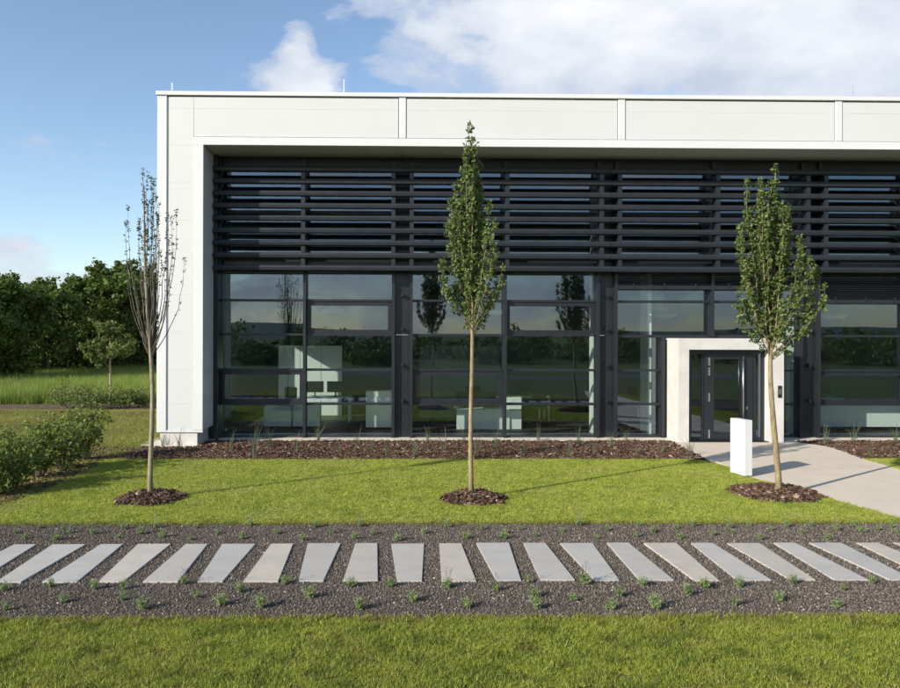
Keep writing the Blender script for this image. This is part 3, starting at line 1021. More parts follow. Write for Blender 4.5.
open_map = {0: ((3,), (1,)), 1: ((3,), (1,)), 3: ((3,), (3,)), 4: ((3,), (1,))}
px_post = X(660.5, YG)
portal_l, portal_r = X(663.2, 19.0), X(784.3, 18.05)
MU = 0.035
for k, (xl, mid, xr) in enumerate(bays):
    l0 = xl + 0.038 if k else xl + 0.004
    r1 = xr - 0.038 if k < 4 else xr - 0.004
    bb('sill_rail', xl, xr, YF + 0.10, YG + 0.05, 0.022, rows[5] + 0.025, 'anthracite') if k != 2 else None
    bb('head_rail', xl, xr, YF + 0.12, YG + 0.05, rows[0] - 0.025, rows[0] + 0.028, 'anthracite')
    fin(mid, 0.07, YF, YG + 0.06, 0.02 if k != 2 else rows[2] - 0.02, z_h - 0.221)
    if k != 2:
        half(l0, mid - MU, open_map[k][0])
        half(mid + MU, r1, open_map[k][1])
    else:
        half(l0, mid - MU, (), 0, 2)
        half(mid + MU, r1, (), 0, 2)
        bb('transom', l0, r1, YF + 0.115, YG + 0.055, rows[2] - 0.06, rows[2] + 0.02, 'anthracite')
        fin(px_post, 0.08, YF + 0.02, YG + 0.06, 0.02, rows[2] - 0.061)
        for zt, zb in zip(rows[2:5], rows[3:6]):
            pane(l0, px_post - 0.041, zb + 0.026, zt - 0.03 if zt is not rows[2] else zt - 0.062)
            pane(portal_r + 0.01, r1, zb + 0.026, zt - 0.03 if zt is not rows[2] else zt - 0.062)
            if zt is not rows[2]:
                bb('transom', l0, px_post - 0.042, YF + 0.12, YG + 0.05, zt - 0.028, zt + 0.026, 'anthracite')
                bb('transom', portal_r + 0.01, r1, YF + 0.12, YG + 0.05, zt - 0.028, zt + 0.026, 'anthracite')
        bb('sill_rail', l0 - 0.03, px_post - 0.042, YF + 0.10, YG + 0.05, 0.022, rows[5] + 0.025, 'anthracite')
        bb('sill_rail', portal_r + 0.005, r1, YF + 0.10, YG + 0.05, 0.022, rows[5] + 0.025, 'anthracite')
    # upper storey glazing behind the louvres
    zm = (zu0 + zu1) / 2
    for (a_, b_) in ((l0, mid - MU), (mid + MU, r1)):
        pane(a_, b_, zu0 - 0.02, zm - 0.03)
        pane(a_, b_, zm + 0.03, zu1 + 0.02)
        bb('transom', a_, b_, YF + 0.12, YG + 0.05, zm - 0.029, zm + 0.029, 'anthracite')

# louvres: nine blades, one length per bay, on brackets
lz = [Z(y, YL) for y in (169.2, 181.4, 193.7, 206.0, 218.4, 230.8, 243.2, 255.7, 268.2)]
prof = [(0.000, 0.012), (0.010, -0.034), (0.036, -0.052), (0.200, -0.030), (0.226, -0.012), (0.200, 0.010), (0.036, 0.052), (0.010, 0.040)]
prof = [(y * 1.25, z * 1.4) for y, z in prof]
blade_cache = {}
joints = [x_d + 0.02] + axes[:4] + [x_in_r - 0.02]
for i, z in enumerate(lz):
    for a, b in zip(joints[:-1], joints[1:]):
        key = round(b - a, 3)
        if key not in blade_cache:
            blade_cache[key] = MB().extrude_x(prof, 0.004 - (b - a) / 2, (b - a) / 2 - 0.004).mesh('louvre_blade', M['louvre'])
        o = link('louvre_blade', blade_cache[key], bld, None, ((a + b) / 2, YL - YW, z))
        o.rotation_euler = (rnd.uniform(-0.02, 0.02), 0, 0)
# bracket posts standing in front of the fins, arms to each blade
for xc in sorted([a + s * POST for a in axes[:4] for s in (-1, 1)] + [b[1] for b in bays]):
    bb('louvre_post', xc - 0.055, xc + 0.055, YL + 0.285, YF - 0.003, z_b0 + 0.002, z_h - 0.02, 'louvre')
    for i in range(len(lz) - 1):
        bb('louvre_arm', xc - 0.05, xc + 0.05, YL + 0.055, YL + 0.284, lz[i + 1] + 0.074, lz[i] - 0.074, 'anthracite')
bb('louvre_post', x_d + 0.102, x_d + 0.16, YL + 0.285, YF - 0.003, z_b0 + 0.002, z_h - 0.02, 'louvre')


# external venetian blinds, part lowered
def blind(x0, x1, zt, zb, n):
    b = MB()
    for i in range(n):
        z = zt - (zt - zb - 0.12) * (i + 0.5) / n
        b.extrude_x([(YF + 0.02 - YW, z - 0.016), (YF + 0.10 - YW, z + 0.008), (YF + 0.10 - YW, z + 0.012), (YF + 0.02 - YW, z - 0.011)], x0, x1)
    b.build('blind', M['louvre'], bld)
    bb('blind_rail', x0, x1, YF + 0.01, YF + 0.105, zb, zb + 0.10, 'anthracite')
    n_ = 3
    for i in range(n_):
        xx = x0 + (x1 - x0) * (i + 0.5) / n_
        bb('blind_clip', xx - 0.02, xx + 0.02, YF - 0.004, YF + 0.009, zb + 0.02, zb + 0.16, 'black')


for (a_, b_) in ((bays[2][0] + 0.04, bays[2][1] - 0.04), (bays[2][1] + 0.04, bays[2][2] - 0.04)):
    blind(a_, b_, rows[0], Z(289, YG), 9)
for (a_, b_) in ((bays[3][0] + 0.04, bays[3][1] - 0.04), (bays[3][1] + 0.04, bays[3][2] - 0.04)):
    blind(a_, b_, rows[0], Z(302.5, YG), 16)

# inside: floors, ceiling, back wall, partitions
bb('interior_floor', x_left + 0.353, x_right - 0.353, YG + 0.13, 29.9, -0.2, 0.024, 'interior_floor')
bb('interior_slab', x_left + 0.353, x_right - 0.353, YG + 0.13, 29.9, rows[0] + 0.02, zu0 - 0.06, 'ceiling')
bb('interior_wall', x_left + 0.353, x_right - 0.353, 30.0, 30.2, 0.0, z_t1 + 0.448, 'interior_wall')
bb('interior_wall', x_left + 0.36, x_d - 0.11, YR + 0.01, WY0 - 0.01, 0.025, rows[0] + 0.018, 'interior_wall')
bb('interior_wall', x_left + 0.36, x_d - 0.11, YR + 0.01, 29.99, zu0 - 0.058, z_t1 + 0.446, 'interior_wall')
for k in (0, 1, 2, 3):
    bb('interior_column', axes[k] - 0.16, axes[k] + 0.16, YG + 0.6, YG + 0.92, 0.025, rows[0] + 0.018, 'cabinet')
    bb('interior_column', axes[k] - 0.16, axes[k] + 0.16, YG + 0.6, YG + 0.92, zu0 - 0.058, z_t1 + 0.445, 'interior_wall')
# partition panels at the back of the ground-floor room
for px0, px1, ytop, yy in ((278.7, 300, 346, 24.0), (300.4, 321, 346, 24.0), (321.4, 342, 346, 24.0)):
    bb('partition_panel', X(px0, yy), X(px1, yy), yy, yy + 0.08, 0.025, Z(ytop, yy), 'cabinet')
for px0, px1 in ((420, 440), (440.3, 460), (460.3, 480), (480.3, 500)):
    yy = 23.4
    bb('partition_panel', X(px0, yy), X(px1, yy), yy, yy + 0.08, 0.025, Z(346, yy), 'interior_wall')

# lobby walls behind the entrance
bb('lobby_wall', portal_l - 0.22, portal_l - 0.12, YG + 0.5, YG + 1.1, 0.025, rows[0] + 0.017, 'cabinet')
bb('lobby_wall', portal_r + 0.45, portal_r + 0.55, YG + 0.4, YG + 1.5, 0.025, rows[0] + 0.017, 'cabinet')
# entrance portal
YP0, YP1 = 18.06, 19.1
pl = X(678.7, YP0, 340)
pz = at(679, 338.3, YP0).z
ol, orr = X(689, YP0, 400), X(769.7, YP0, 400)
oz = at(689, 349.6, YP0).z
portal = bb('entrance_portal', portal_l, pl + (ol - pl), YP0, YP1, 0.014, pz, 'concrete', None, 0.012)
bpy.data.objects.remove(portal)
pb = MB()
y0_, y1_ = YP0 - YW, YP1 - YW
pb.box(pl, ol, y0_, y1_, 0.014, pz).box(orr, portal_r, y0_, y1_, 0.014, pz).box(ol, orr, y0_, y1_, oz, pz)
portal = pb.build('entrance_portal', M['concrete'], bld)
ic = X(779.5, YP0, 392)
bx('intercom', ic - 0.045, ic + 0.045, YP0 - 0.025, YP0 - 0.001, Z(397.6, YP0, 780), Z(385.7, YP0, 780), M['black'], portal, 0.006)
bx('intercom_screen', ic - 0.026, ic + 0.026, YP0 - 0.029, YP0 - 0.0255, Z(394, YP0, 780), Z(389, YP0, 780), M['steel'], portal)
bb('threshold', ol + 0.002, orr - 0.002, YP0 + 0.02, YP1, 0.014, 0.034, 'anthracite')
# door set: frame, side lights, leaf
YD = 18.32


def DX(px):
    return X(px, YD, 400)


fr = MB()
zd0, zd1 = 0.036, oz - 0.004
dx = [ol + 0.004, DX(691.5), DX(703.5), DX(752.5), DX(756), orr - 0.004]
q = YD - YW
fr.box(dx[0], dx[1], q, q + 0.09, zd0, zd1)
fr.box(dx[2] - 0.035, dx[2], q, q + 0.09, zd0, zd1 - 0.1)
fr.box(dx[3], dx[4], q, q + 0.09, zd0, zd1 - 0.1)
fr.box(dx[5] - 0.06, dx[5], q, q + 0.09, zd0, zd1)
fr.box(dx[1], dx[5] - 0.06, q + 0.001, q + 0.089, zd1 - 0.10, zd1)
fr.box(dx[1], dx[2] - 0.035, q + 0.001, q + 0.089, zd0, zd0 + 0.07)
fr.box(dx[4], dx[5] - 0.06, q + 0.001, q + 0.089, zd0, zd0 + 0.07)
frame = fr.build('door_frame', M['anthracite'], bld)
for a_, b_ in ((dx[1], dx[2] - 0.035), (dx[4], dx[5] - 0.06)):
    bx('pane', a_ + 0.001, b_ - 0.001, YD + 0.03, YD + 0.042, zd0 + 0.071, zd1 - 0.101, M['glass'], frame)
lf = MB()
la, lb = dx[2] + 0.006, dx[3] - 0.006
gA, gB = DX(713.5), DX(741.0)
lz0, lz1 = zd0 + 0.008, zd1 - 0.108
lf.box(la, gA, q - 0.02, q + 0.06, lz0, lz1).box(gB, lb, q - 0.02, q + 0.06, lz0, lz1)
lf.box(gA, gB, q - 0.019, q + 0.059, lz0, lz0 + 0.14).box(gA, gB, q - 0.019, q + 0.059, lz1 - 0.12, lz1)
leaf = lf.build('door', M['anthracite'], bld)
bx('pane', gA + 0.001, gB - 0.001, YD + 0.012, YD + 0.024, lz0 + 0.141, lz1 - 0.121, M['glass'], leaf)
hx = DX(741.5)
h0, h1 = Z(419.7, YD - 0.1, 741), Z(356, YD - 0.1, 741)
hm = MB()
hm.tube([(hx, q - 0.09, h0), (hx, q - 0.09, h1)], [0.018, 0.018], 10)
for zz in (h0 + 0.15, h1 - 0.15):
    hm.tube([(hx, q - 0.09, zz), (hx, q - 0.018, zz)], [0.01, 0.01], 6)
link('door_handle', hm.mesh('door_handle', M['steel'], True), leaf)
for py0, py1 in ((357.5, 365.5), (367.5, 375.5), (393, 401.5), (429.5, 438)):
    bx('hinge', DX(707.6), DX(709.4), YD - 0.05, YD - 0.0205, Z(py1, YD, 708), Z(py0, YD, 708), M['steel'], leaf)
bx('lock', DX(745.6), DX(747.2), YD - 0.028, YD - 0.0205, Z(409.5, YD, 746), Z(406.5, YD, 746), M['steel'], leaf)

# ------------------------------------------------------------------ furniture behind the glass
def cabinet(px0, px1, py0, Y, label, depth=0.45, doors=2, name='cabinet'):
    x0, x1, zt = X(px0, Y), X(px1, Y), Z(py0, Y)
    e = empty(name, ((x0 + x1) / 2, Y, 0.024), label, 'cabinet')
    w = (x1 - x0) / 2
    h = zt - 0.024
    bx('carcass', x0 + 0.002, x1 - 0.002, Y + 0.02, Y + depth, 0.085, zt - 0.03, M['cabinet'], e)
    bx('cabinet_top', x0, x1, Y - 0.01, Y + depth + 0.01, zt - 0.03, zt, M['cabinet'], e)
    bx('base', x0 + 0.02, x1 - 0.02, Y + 0.05, Y + depth - 0.02, 0.0245, 0.085, M['black'], e)
    for i in range(doors):
        a_ = x0 + (x1 - x0) * i / doors + 0.005
        b_ = x0 + (x1 - x0) * (i + 1) / doors - 0.005
        d = bx('door', a_, b_, Y, Y + 0.019, 0.09, zt - 0.035, M['cabinet'], e)
        bx('handle', b_ - 0.05, b_ - 0.035, Y - 0.02, Y - 0.0005, zt - 0.28, zt - 0.14, M['steel'], d)
    return e


cabinet(264, 291.5, 406.5, 20.6, 'low white cabinet behind the first window bay, left of the pair', doors=1)
cabinet(293.0, 320, 406.5, 20.6, 'low white cabinet behind the mullion of the first bay, right of the pair', doors=1)
cabinet(366, 392, 391.5, 20.4, 'taller white two-door cabinet beside the first dark column pair')
bxx0, bxx1 = axes[2] + 0.35, axes[3] - 0.5
e = empty('sideboard', ((bxx0 + bxx1) / 2, 20.3, 0.024), 'long low white sideboard behind the glass right of the entrance', 'sideboard')
zt = Z(405, 20.3)
bx('sideboard_top', bxx0, bxx1, 20.29, 20.75, zt - 0.04, zt, M['cabinet'], e)
for i in range(4):
    a_ = bxx0 + (bxx1 - bxx0) * i / 4
    bx('front_panel', a_ + 0.004, a_ + (bxx1 - bxx0) / 4 - 0.004, 20.30, 20.72, 0.12, zt - 0.043, M['cabinet'], e)
bx('base', bxx0 + 0.03, bxx1 - 0.03, 20.34, 20.7, 0.0245, 0.12, M['black'], e)

# reception counter
Yc = 20.5
c0, c1, c2 = X(457, Yc), X(510, Yc), X(522, Yc)
e = empty('reception_counter', ((c0 + c2) / 2, Yc, 0.024), 'white reception counter with raised end behind the middle tree trunk', 'counter')
bx('front_panel', c0, c1 - 0.002, Yc, Yc + 0.05, 0.025, Z(410.5, Yc), M['cabinet'], e)
bx('counter_top', c0 - 0.01, c1 - 0.003, Yc - 0.02, Yc + 0.75, Z(410.5, Yc) + 0.001, Z(409.3, Yc) + 0.001, M['cabinet'], e)
bx('raised_end', X(499.5, Yc), c2, Yc + 0.051, Yc + 0.7, 0.025, Z(410.5, Yc), M['cabinet'], e)
bx('raised_end', X(503, Yc), c2, Yc + 0.06, Yc + 0.7, Z(409.3, Yc) + 0.002, Z(397.5, Yc), M['cabinet'], e)


def monitor(x, y, z, rz, label):
    e = empty('monitor', (x, y, z), label, 'monitor')
    e.rotation_euler.z = rz
    MB().box(-0.26, 0.26, -0.02, 0.02, 0.12, 0.45).build('housing', M['black'], e)
    MB().box(-0.02, 0.02, -0.012, 0.03, 0.012, 0.13).build('stand', M['black'], e)
    MB().box(-0.11, 0.11, -0.08, 0.08, 0.0, 0.012).build('foot', M['black'], e)
    return e


def desk(x, y, label):
    e = empty('desk', (x, y, 0.024), label, 'desk')
    MB().box(-0.8, 0.8, -0.4, 0.4, 0.70, 0.73).build('desk_top', M['cabinet'], e)
    for sx_ in (-0.75, 0.75):
        for sy in (-0.35, 0.35):
            MB().box(sx_ - 0.025, sx_ + 0.025, sy - 0.025, sy + 0.025, 0.0, 0.70).build('leg', M['steel'], e)
    return e


def office_chair(x, y, rz, label):
    e = empty('office_chair', (x, y, 0.024), label, 'chair')
    e.rotation_euler.z = rz
    MB().box(-0.24, 0.24, -0.24, 0.24, 0.43, 0.50).build('seat', M['black'], e, bev=0.02)
    MB().box(-0.22, 0.22, 0.21, 0.27, 0.56, 1.08).build('backrest', M['black'], e, bev=0.02)
    MB().box(-0.03, 0.03, 0.235, 0.29, 0.45, 0.60).build('back_bracket', M['black'], e)
    MB().tube([(0, 0, 0.08), (0, 0, 0.43)], [0.03, 0.03], 8).build('column', M['steel'], e)
    b = MB()
    for i in range(5):
        a = 2 * math.pi * i / 5
        b.tube([(0, 0, 0.09), (0.29 * math.cos(a), 0.29 * math.sin(a), 0.05)], [0.025, 0.018], 6)
        b.tube([(0.29 * math.cos(a), 0.29 * math.sin(a) - 0.015, 0.03), (0.29 * math.cos(a), 0.29 * math.sin(a) + 0.015, 0.03)], [0.03, 0.03], 8)
    b.build('base', M['black'], e)
    return e


xd = X(325, 22.5)
desk(xd, 22.5, 'white office desk with two black monitors deep inside the first bay')
monitor(xd - 0.3, 22.55, 0.754, 0.1, 'black monitor on the inner desk, left of two')
monitor(xd + 0.32, 22.55, 0.754, -0.15, 'black monitor on the inner desk, right of two')
office_chair(xd - 0.75, 21.75, 2.6, 'black office chair in front of the inner desk in the first bay')
monitor(X(465, 21.0), 21.0, Z(409.3, Yc) + 0.001, 0.1, 'black monitor on the reception counter, left of two')
monitor(X(487, 21.0), 21.0, Z(409.3, Yc) + 0.001, -0.1, 'black monitor on the reception counter, right of two')
office_chair(X(640, 22.5), 22.6, 0.6, 'black office chair deep inside behind the glass left of the entrance')

xd4 = axes[2] + 2.0
desk(xd4, 22.4, 'white office desk behind the sideboard right of the entrance')
monitor(xd4 - 0.3, 22.45, 0.754, 0.2, 'black monitor on the desk right of the entrance, left of two')
monitor(xd4 + 0.35, 22.45, 0.754, -0.1, 'black monitor on the desk right of the entrance, right of two')
office_chair(xd4 - 0.2, 23.2, 0.3, 'black office chair behind the desk right of the entrance')
office_chair(X(476, 21.6), 21.7, 0.2, 'black office chair behind the reception counter')
xd2 = axes[1] - 1.5
desk(xd2, 22.8, 'white office desk deep inside the second bay')
monitor(xd2 + 0.1, 22.85, 0.754, 0.2, 'black monitor on the desk deep inside the second bay')
office_chair(xd2 + 0.4, 22.05, 2.9, 'black office chair in front of the desk in the second bay')
# pendant lamps
def pendant(px, py, Y, label):
    p = at(px, py, Y)
    e = empty('pendant_lamp', p, label, 'lamp', 'pendant lamps behind the upper panes')
    bm = bmesh.new()
    bmesh.ops.create_uvsphere(bm, u_segments=20, v_segments=10, radius=1)
    bmesh.ops.scale(bm, vec=(0.36, 0.36, 0.10), verts=bm.verts)
    me = bpy.data.meshes.new('lamp_shade')
    bm.to_mesh(me)
    bm.free()
    me.materials.append(M['lamp'])
    me.polygons.foreach_set('use_smooth', [True] * len(me.polygons))
    link('lamp_shade', me, e)
    MB().tube([(0, 0, 0.09), (0, 0, rows[0] + 0.021 - p.z)], [0.006, 0.006], 6).build('cord', M['black'], e)


pendant(333, 310, 21.5, 'white oval pendant lamp behind the opening window of the first bay')
pendant(495, 312, 21.5, 'white oval pendant lamp inside behind the middle tree')
pendant(664, 315, 21.5, 'white oval pendant lamp above the portal, left of the entrance')
pendant(833, 316, 21.5, 'white oval pendant lamp inside right of the right-hand tree')

# ------------------------------------------------------------------ white box pillar beside the path
pb0 = gr(744.6, 477.8)
ps = empty('box_pillar', (pb0.x + 0.04, pb0.y + 0.23, 0.0), 'plain white rectangular pillar at the edge of the entrance path', 'pillar')
ps.rotation_euler.z = math.radians(10.8)
MB().box(-0.08, 0.08, -0.215, 0.215, 0.03, 1.05).build('body', M['pillar_white'], ps, bev=0.006)
MB().box(-0.07, 0.07, -0.20, 0.20, -0.1, 0.0295).build('base', M['anthracite'], ps)


# ------------------------------------------------------------------ columnar trees
def column_tree(base_px, fork_py, tips, label, leaf_n, leaf_size, leafm, bare, seed, trunk_r=0.062, trunk_m='trunk', start=0.12, extra=10, lean=0.0):
    rng = np.random.default_rng(seed)
    b = gr(*base_px)
    e = empty('columnar_tree', (b.x, b.y, 0), label, 'tree', 'young columnar trees on the lawn')
    zf = at(base_px[0], fork_py, b.y).z
    tp = []
    for i, (px, py) in enumerate(tips):
        p = at(px, py, b.y)
        dz = rng.uniform(-1, 1)
        rx = p.x - b.x
        tp.append(Vector((rx if bare else rx * 0.92, dz * (0.10 + 0.28 * min(1, (tipz(tips, b.y) - p.z) / 1.6)), p.z)))
    ztop = max(t.z for t in tp)
    for i in range(extra):
        t = tp[rng.integers(len(tp))]
        a = rng.uniform(0, 2 * math.pi)
        r = math.hypot(t.x, t.y) * rng.uniform(0.5, 0.95)
        tp.append(Vector((r * math.cos(a), r * math.sin(a), t.z - rng.uniform(0.05, 0.5))))
    # stem: crooked line to the highest tip
    lead = max(tp, key=lambda t: t.z)
    pts, rad = [], []
    n = 14
    for i in range(n + 1):
        t = i / n
        z = -0.06 + (lead.z + 0.06) * t
        k = max(0, (z - zf * 0.8) / (lead.z - zf * 0.8))
        w = 0.018 * math.sin(t * 9 + seed) * (1 if 0 < i < n else 0)
        pts.append(Vector((lead.x * k + w + lean * min(max(z, 0) / zf, 1) * (1 - k), lead.y * k + 0.4 * w, z)))
        if z < zf:
            rr = trunk_r * (1 - 0.28 * z / zf)
        else:
            rr = trunk_r * 0.72 * (1 - (z - zf) / (lead.z - zf)) ** 0.8 * 0.8 + 0.004
        rad.append(rr * (1.25 if i == 0 else 1))
    MB().tube(pts, rad, 10).build('trunk', M[trunk_m], e, smooth=True)

    def stem_at(z):
        for p, p2 in zip(pts[:-1], pts[1:]):
            if p.z <= z <= p2.z:
                return p.lerp(p2, (z - p.z) / (p2.z - p.z))
        return pts[-1].copy()

    br = MB()
    C, Z_ = [], []
    paths = []
    paths.append([stem_at(zf + (lead.z - zf) * t) for t in np.linspace(0.2, 1, 9)])
    for tip in tp:
        if tip is lead:
            continue
        f = rng.uniform(0.0, 0.18 if bare else 0.45)
        zs_ = zf - 0.02 + f * max(0.1, (tip.z - zf) * 0.55)
        s0 = stem_at(zs_)
        P = []
        m_ = 8
        for i in range(m_ + 1):
            t = i / m_
            hor = 1 - (1 - t) ** (2.3 if bare else 1.9)
            q_ = Vector((s0.x + (tip.x - s0.x) * hor, s0.y + (tip.y - s0.y) * hor, s0.z + (tip.z - s0.z) * t))
            if 0 < i < m_:
                q_ += Vector((rng.normal() * 0.012, rng.normal() * 0.012, 0))
            P.append(q_)
        L_ = (tip - s0).length
        r_ = (0.004 + 0.0028 * L_) if bare else (0.005 + 0.0034 * L_)
        br.tube(P, [r_ * (1 - 0.85 * i / m_) for i in range(m_ + 1)], 5)
        paths.append(P)
    brn = br.build('branches', M['twig'] if bare else M[trunk_m], e, smooth=True)
    # short spurs carry the leaves
    tot = sum((P[-1] - P[0]).length for P in paths)
    for P in paths:
        L_ = (P[-1] - P[0]).length
        ns = int(leaf_n * L_ / tot / 7) + 1
        for j in range(ns):
            t = start + (1 - start) * rng.uniform() ** (0.85 if not bare else 0.5)
            i = min(int(t * (len(P) - 1)), len(P) - 2)
            p = P[i].lerp(P[i + 1], t * (len(P) - 1) - i)
            rr = (0.012 if bare else 0.040) * (1.15 - 0.45 * t)
            off = Vector(np.clip(rng.normal(size=3), -1.4, 1.4)) * rr
            cnt = rng.integers(3, 6) if bare else rng.integers(5, 10)
            for _ in range(cnt):
                o_ = Vector(np.clip(rng.normal(size=3), -1.5, 1.5)) * (0.013 if bare else 0.024)
                C.append(tuple(p + off + o_))
                Z_.append(leaf_size * rng.uniform(0.6, 1.25))
        for _ in range(16):
            o_ = Vector(np.clip(rng.normal(size=3), -1.4, 1.4)) * (0.02 if bare else 0.026)
            o_.z *= 1.8
            C.append(tuple(P[-1] + o_))
            Z_.append(leaf_size * rng.uniform(0.7, 1.2))
    link('crown', leaves_mesh('crown', C, Z_, M[leafm], rng, 0.3), e)
    return b


def tipz(tips, Y):
    return max(at(px, py, Y).z for px, py in tips)


tips1 = [(144, 172), (147.6, 175), (151, 178), (156.7, 182), (158.5, 197), (141, 196), (163, 207), (131.5, 209), (135, 218), (137.7, 227), (127.8, 224), (167, 215), (175, 212), (172, 242), (176, 254), (181, 259), (147, 202), (143, 248), (162, 259), (134, 262), (154, 215), (150, 235), (126, 262)]
b1 = column_tree((151, 500), 360, tips1, 'nearly bare columnar tree with tufted twig tips, leftmost of the three', 3000, 0.026, 'leaf_column_red', True, 11, 0.042, 'trunk_grey', 0.38, 16)
tips2 = [(469, 126), (473, 142), (465, 150), (481, 163), (461, 172), (484, 186), (455, 183), (449, 200), (488, 207), (478, 180), (447, 222), (494, 226), (497, 246), (439, 262), (503, 268), (501, 280), (452, 215), (470, 175), (462, 205), (476, 210), (485, 232), (437, 268)]
b2 = column_tree((471.5, 500), 338, tips2, 'tall narrow leafy columnar tree in the middle, in front of the glass', 9500, 0.046, 'leaf_column', False, 22, 0.040, 'trunk', 0.14, 5)
tips3 = [(775, 168), (745, 181), (761, 181), (768, 183), (789, 208), (735, 228), (741, 227), (749, 215), (795, 240), (806, 255), (812, 268), (816, 287), (734, 262), (732, 305), (754, 198), (781, 195), (786, 232), (800, 262), (739, 285), (813, 300), (771, 205), (760, 215)]
b3 = column_tree((779, 496), 367, tips3, 'broad leafy columnar tree beside the entrance path, rightmost of the three', 13500, 0.046, 'leaf_column', False, 33, 0.050, 'trunk', 0.12, 8, -0.15)

# mulch mounds round the trunks
for b, (rx, ry), lab, seed, off in ((b1, (0.53, 0.50), 'ring of dark bark mulch round the bare left tree', 1, (0, 0)), (b2, (0.49, 0.50), 'ring of dark bark mulch round the middle tree', 2, (0.03, 0)),
                                    (b3, (0.70, 0.66), 'wide ring of bark mulch with stones round the right tree', 3, (0.0, 0.1))):
    mb = MB()
    rn = random.Random(seed)
    nr, ns = 5, 28
    mb.v.append((0, 0, 0.10))
    wob = [1 + rn.uniform(-0.10, 0.10) for _ in range(ns)]
    for i in range(1, nr + 1):
        r = i / nr
        for j in range(ns):
            a = 2 * math.pi * j / ns
            z = 0.10 * (1 - r ** 2.6) + rn.uniform(-0.008, 0.008) + 0.004
            mb.v.append((rx * r * wob[j] * math.cos(a), ry * r * wob[j] * math.sin(a), z if i < nr else 0.0))
    for j in range(ns):
        mb.f.append((0, 1 + j, 1 + (j + 1) % ns))
        for i in range(nr - 1):
            q0 = 1 + i * ns
            mb.f.append((q0 + j, q0 + ns + j, q0 + ns + (j + 1) % ns, q0 + (j + 1) % ns))
    o = mb.build('mulch_ring', M['mulch_bed'], None, (b.x + off[0], b.y + off[1], 0.004), True)
    tag(o, lab, 'mulch', 'mulch rings round the trees', 'stuff')
    scatter(o, c_bark, 900, 20 + seed, 0.8, 1.9, 0.8, True)
# stones on the right ring
for i, (px, py, s) in enumerate(((797, 502, 0.12), (806, 499, 0.10), (783, 503, 0.08))):
    p = gr(px, py)
    me = pebbles('stone', 1, s, s * 0.8, s * 0.6, pbr('tan_stone_%d' % i, (0.30, 0.21, 0.13), 0.8, 0.15, 20), 0.14)[0]
    tag(link('stone', me, None, None, (p.x, p.y, 0.085)), ('largest tan stone on the right mulch ring, near its front', 'medium tan stone at the right edge of the right mulch ring', 'small tan stone near the trunk on the right mulch ring')[i], 'stone', 'stones on the right mulch ring')

# ------------------------------------------------------------------ lavender tufts in the gravel
lv_m = []
for i in range(5):
    rng = np.random.default_rng(100 + i)
    C, Z_ = [], []
    for _ in range(34):                      # upright sprigs set close in a small dome
        a, t = rng.uniform(0, 6.283), abs(rng.normal()) * 0.42
        h = rng.uniform(0.07, 0.125) * (1 - 0.25 * min(t, 1))
        for q in np.linspace(0.15, 1, 8):
            C.append((math.cos(a) * t * h * q + rng.normal() * 0.006 + math.cos(a) * 0.012, math.sin(a) * t * h * q + rng.normal() * 0.006 + math.sin(a) * 0.012, h * q))
            Z_.append(rng.uniform(0.010, 0.020) * (1.15 - 0.5 * q))
    lv_m.append(leaves_mesh('lavender_%d' % i, C, Z_, M['lavender'], rng, 0.1, 1.9))
lvf = []
for i in range(2):
    rng = np.random.default_rng(130 + i)
    st = MB()
    for _ in range(7):
        a, t = rng.uniform(0, 6.28), rng.uniform(0.1, 0.35)
        h = rng.uniform(0.14, 0.20)
        tipp = (math.cos(a) * t * h, math.sin(a) * t * h, h)
        st.tube([(0, 0, 0.02), (tipp[0] * 0.5, tipp[1] * 0.5, h * 0.6), tipp], [0.0013, 0.0012, 0.001], 3)
        st.tube([tipp, (tipp[0] * 1.1, tipp[1] * 1.1, h + 0.022)], [0.004, 0.002], 4)
    lvf.append(st.mesh('flower_stem_%d' % i, M['lavender_flower']))
back = []
front = []
c1b = [(48, 128), (78, 145), (122, 112), (168, 148), (190, 118), (208, 128), (265, 112), (280, 130), (357, 143), (370, 115), (422, 130), (465, 112), (485, 140), (573, 148), (590, 112), (653, 130), (725, 145), (750, 105), (828, 130)]
c1f = [(10, 300), (18, 360), (152, 288), (192, 335), (283, 295), (371, 295), (369, 328), (430, 355), (552, 280), (590, 322), (664, 345), (722, 305), (784, 350), (855, 280)]
c2b = [(8, 150), (45, 110), (95, 128), (163, 145), (178, 108), (220, 132), (293, 150), (370, 130), (440, 110), (497, 145), (547, 118), (610, 145), (615, 128), (660, 118), (705, 138), (788, 125), (835, 105), (890, 145)]
c2f = [(30, 322), (152, 288), (177, 355), (271, 288), (337, 332), (443, 290), (502, 350), (587, 300), (687, 275), (703, 320), (710, 355), (818, 330), (853, 280)]
c3b = [(22, 120), (112, 138), (160, 125), (115, 107), (228, 115), (240, 145), (280, 107), (338, 135), (390, 112), (396, 130), (447, 107), (480, 148), (512, 120), (560, 109), (605, 130), (632, 108), (683, 148), (710, 120), (757, 108), (785, 125), (835, 118), (875, 110), (895, 128)]
c3f = [(30, 355), (60, 318), (128, 285), (168, 355), (260, 315), (313, 292), (405, 345), (418, 290), (540, 330), (578, 280), (710, 350), (728, 300), (815, 280)]
for k, (b_, f_) in enumerate(((c1b, c1f), (c2b, c2f), (c3b, c3f))):
    back += [(k * 300 + x / 3, 490 + y / 3) for x, y in b_]
    front += [(k * 300 + x / 3, 490 + y / 3) for x, y in f_]
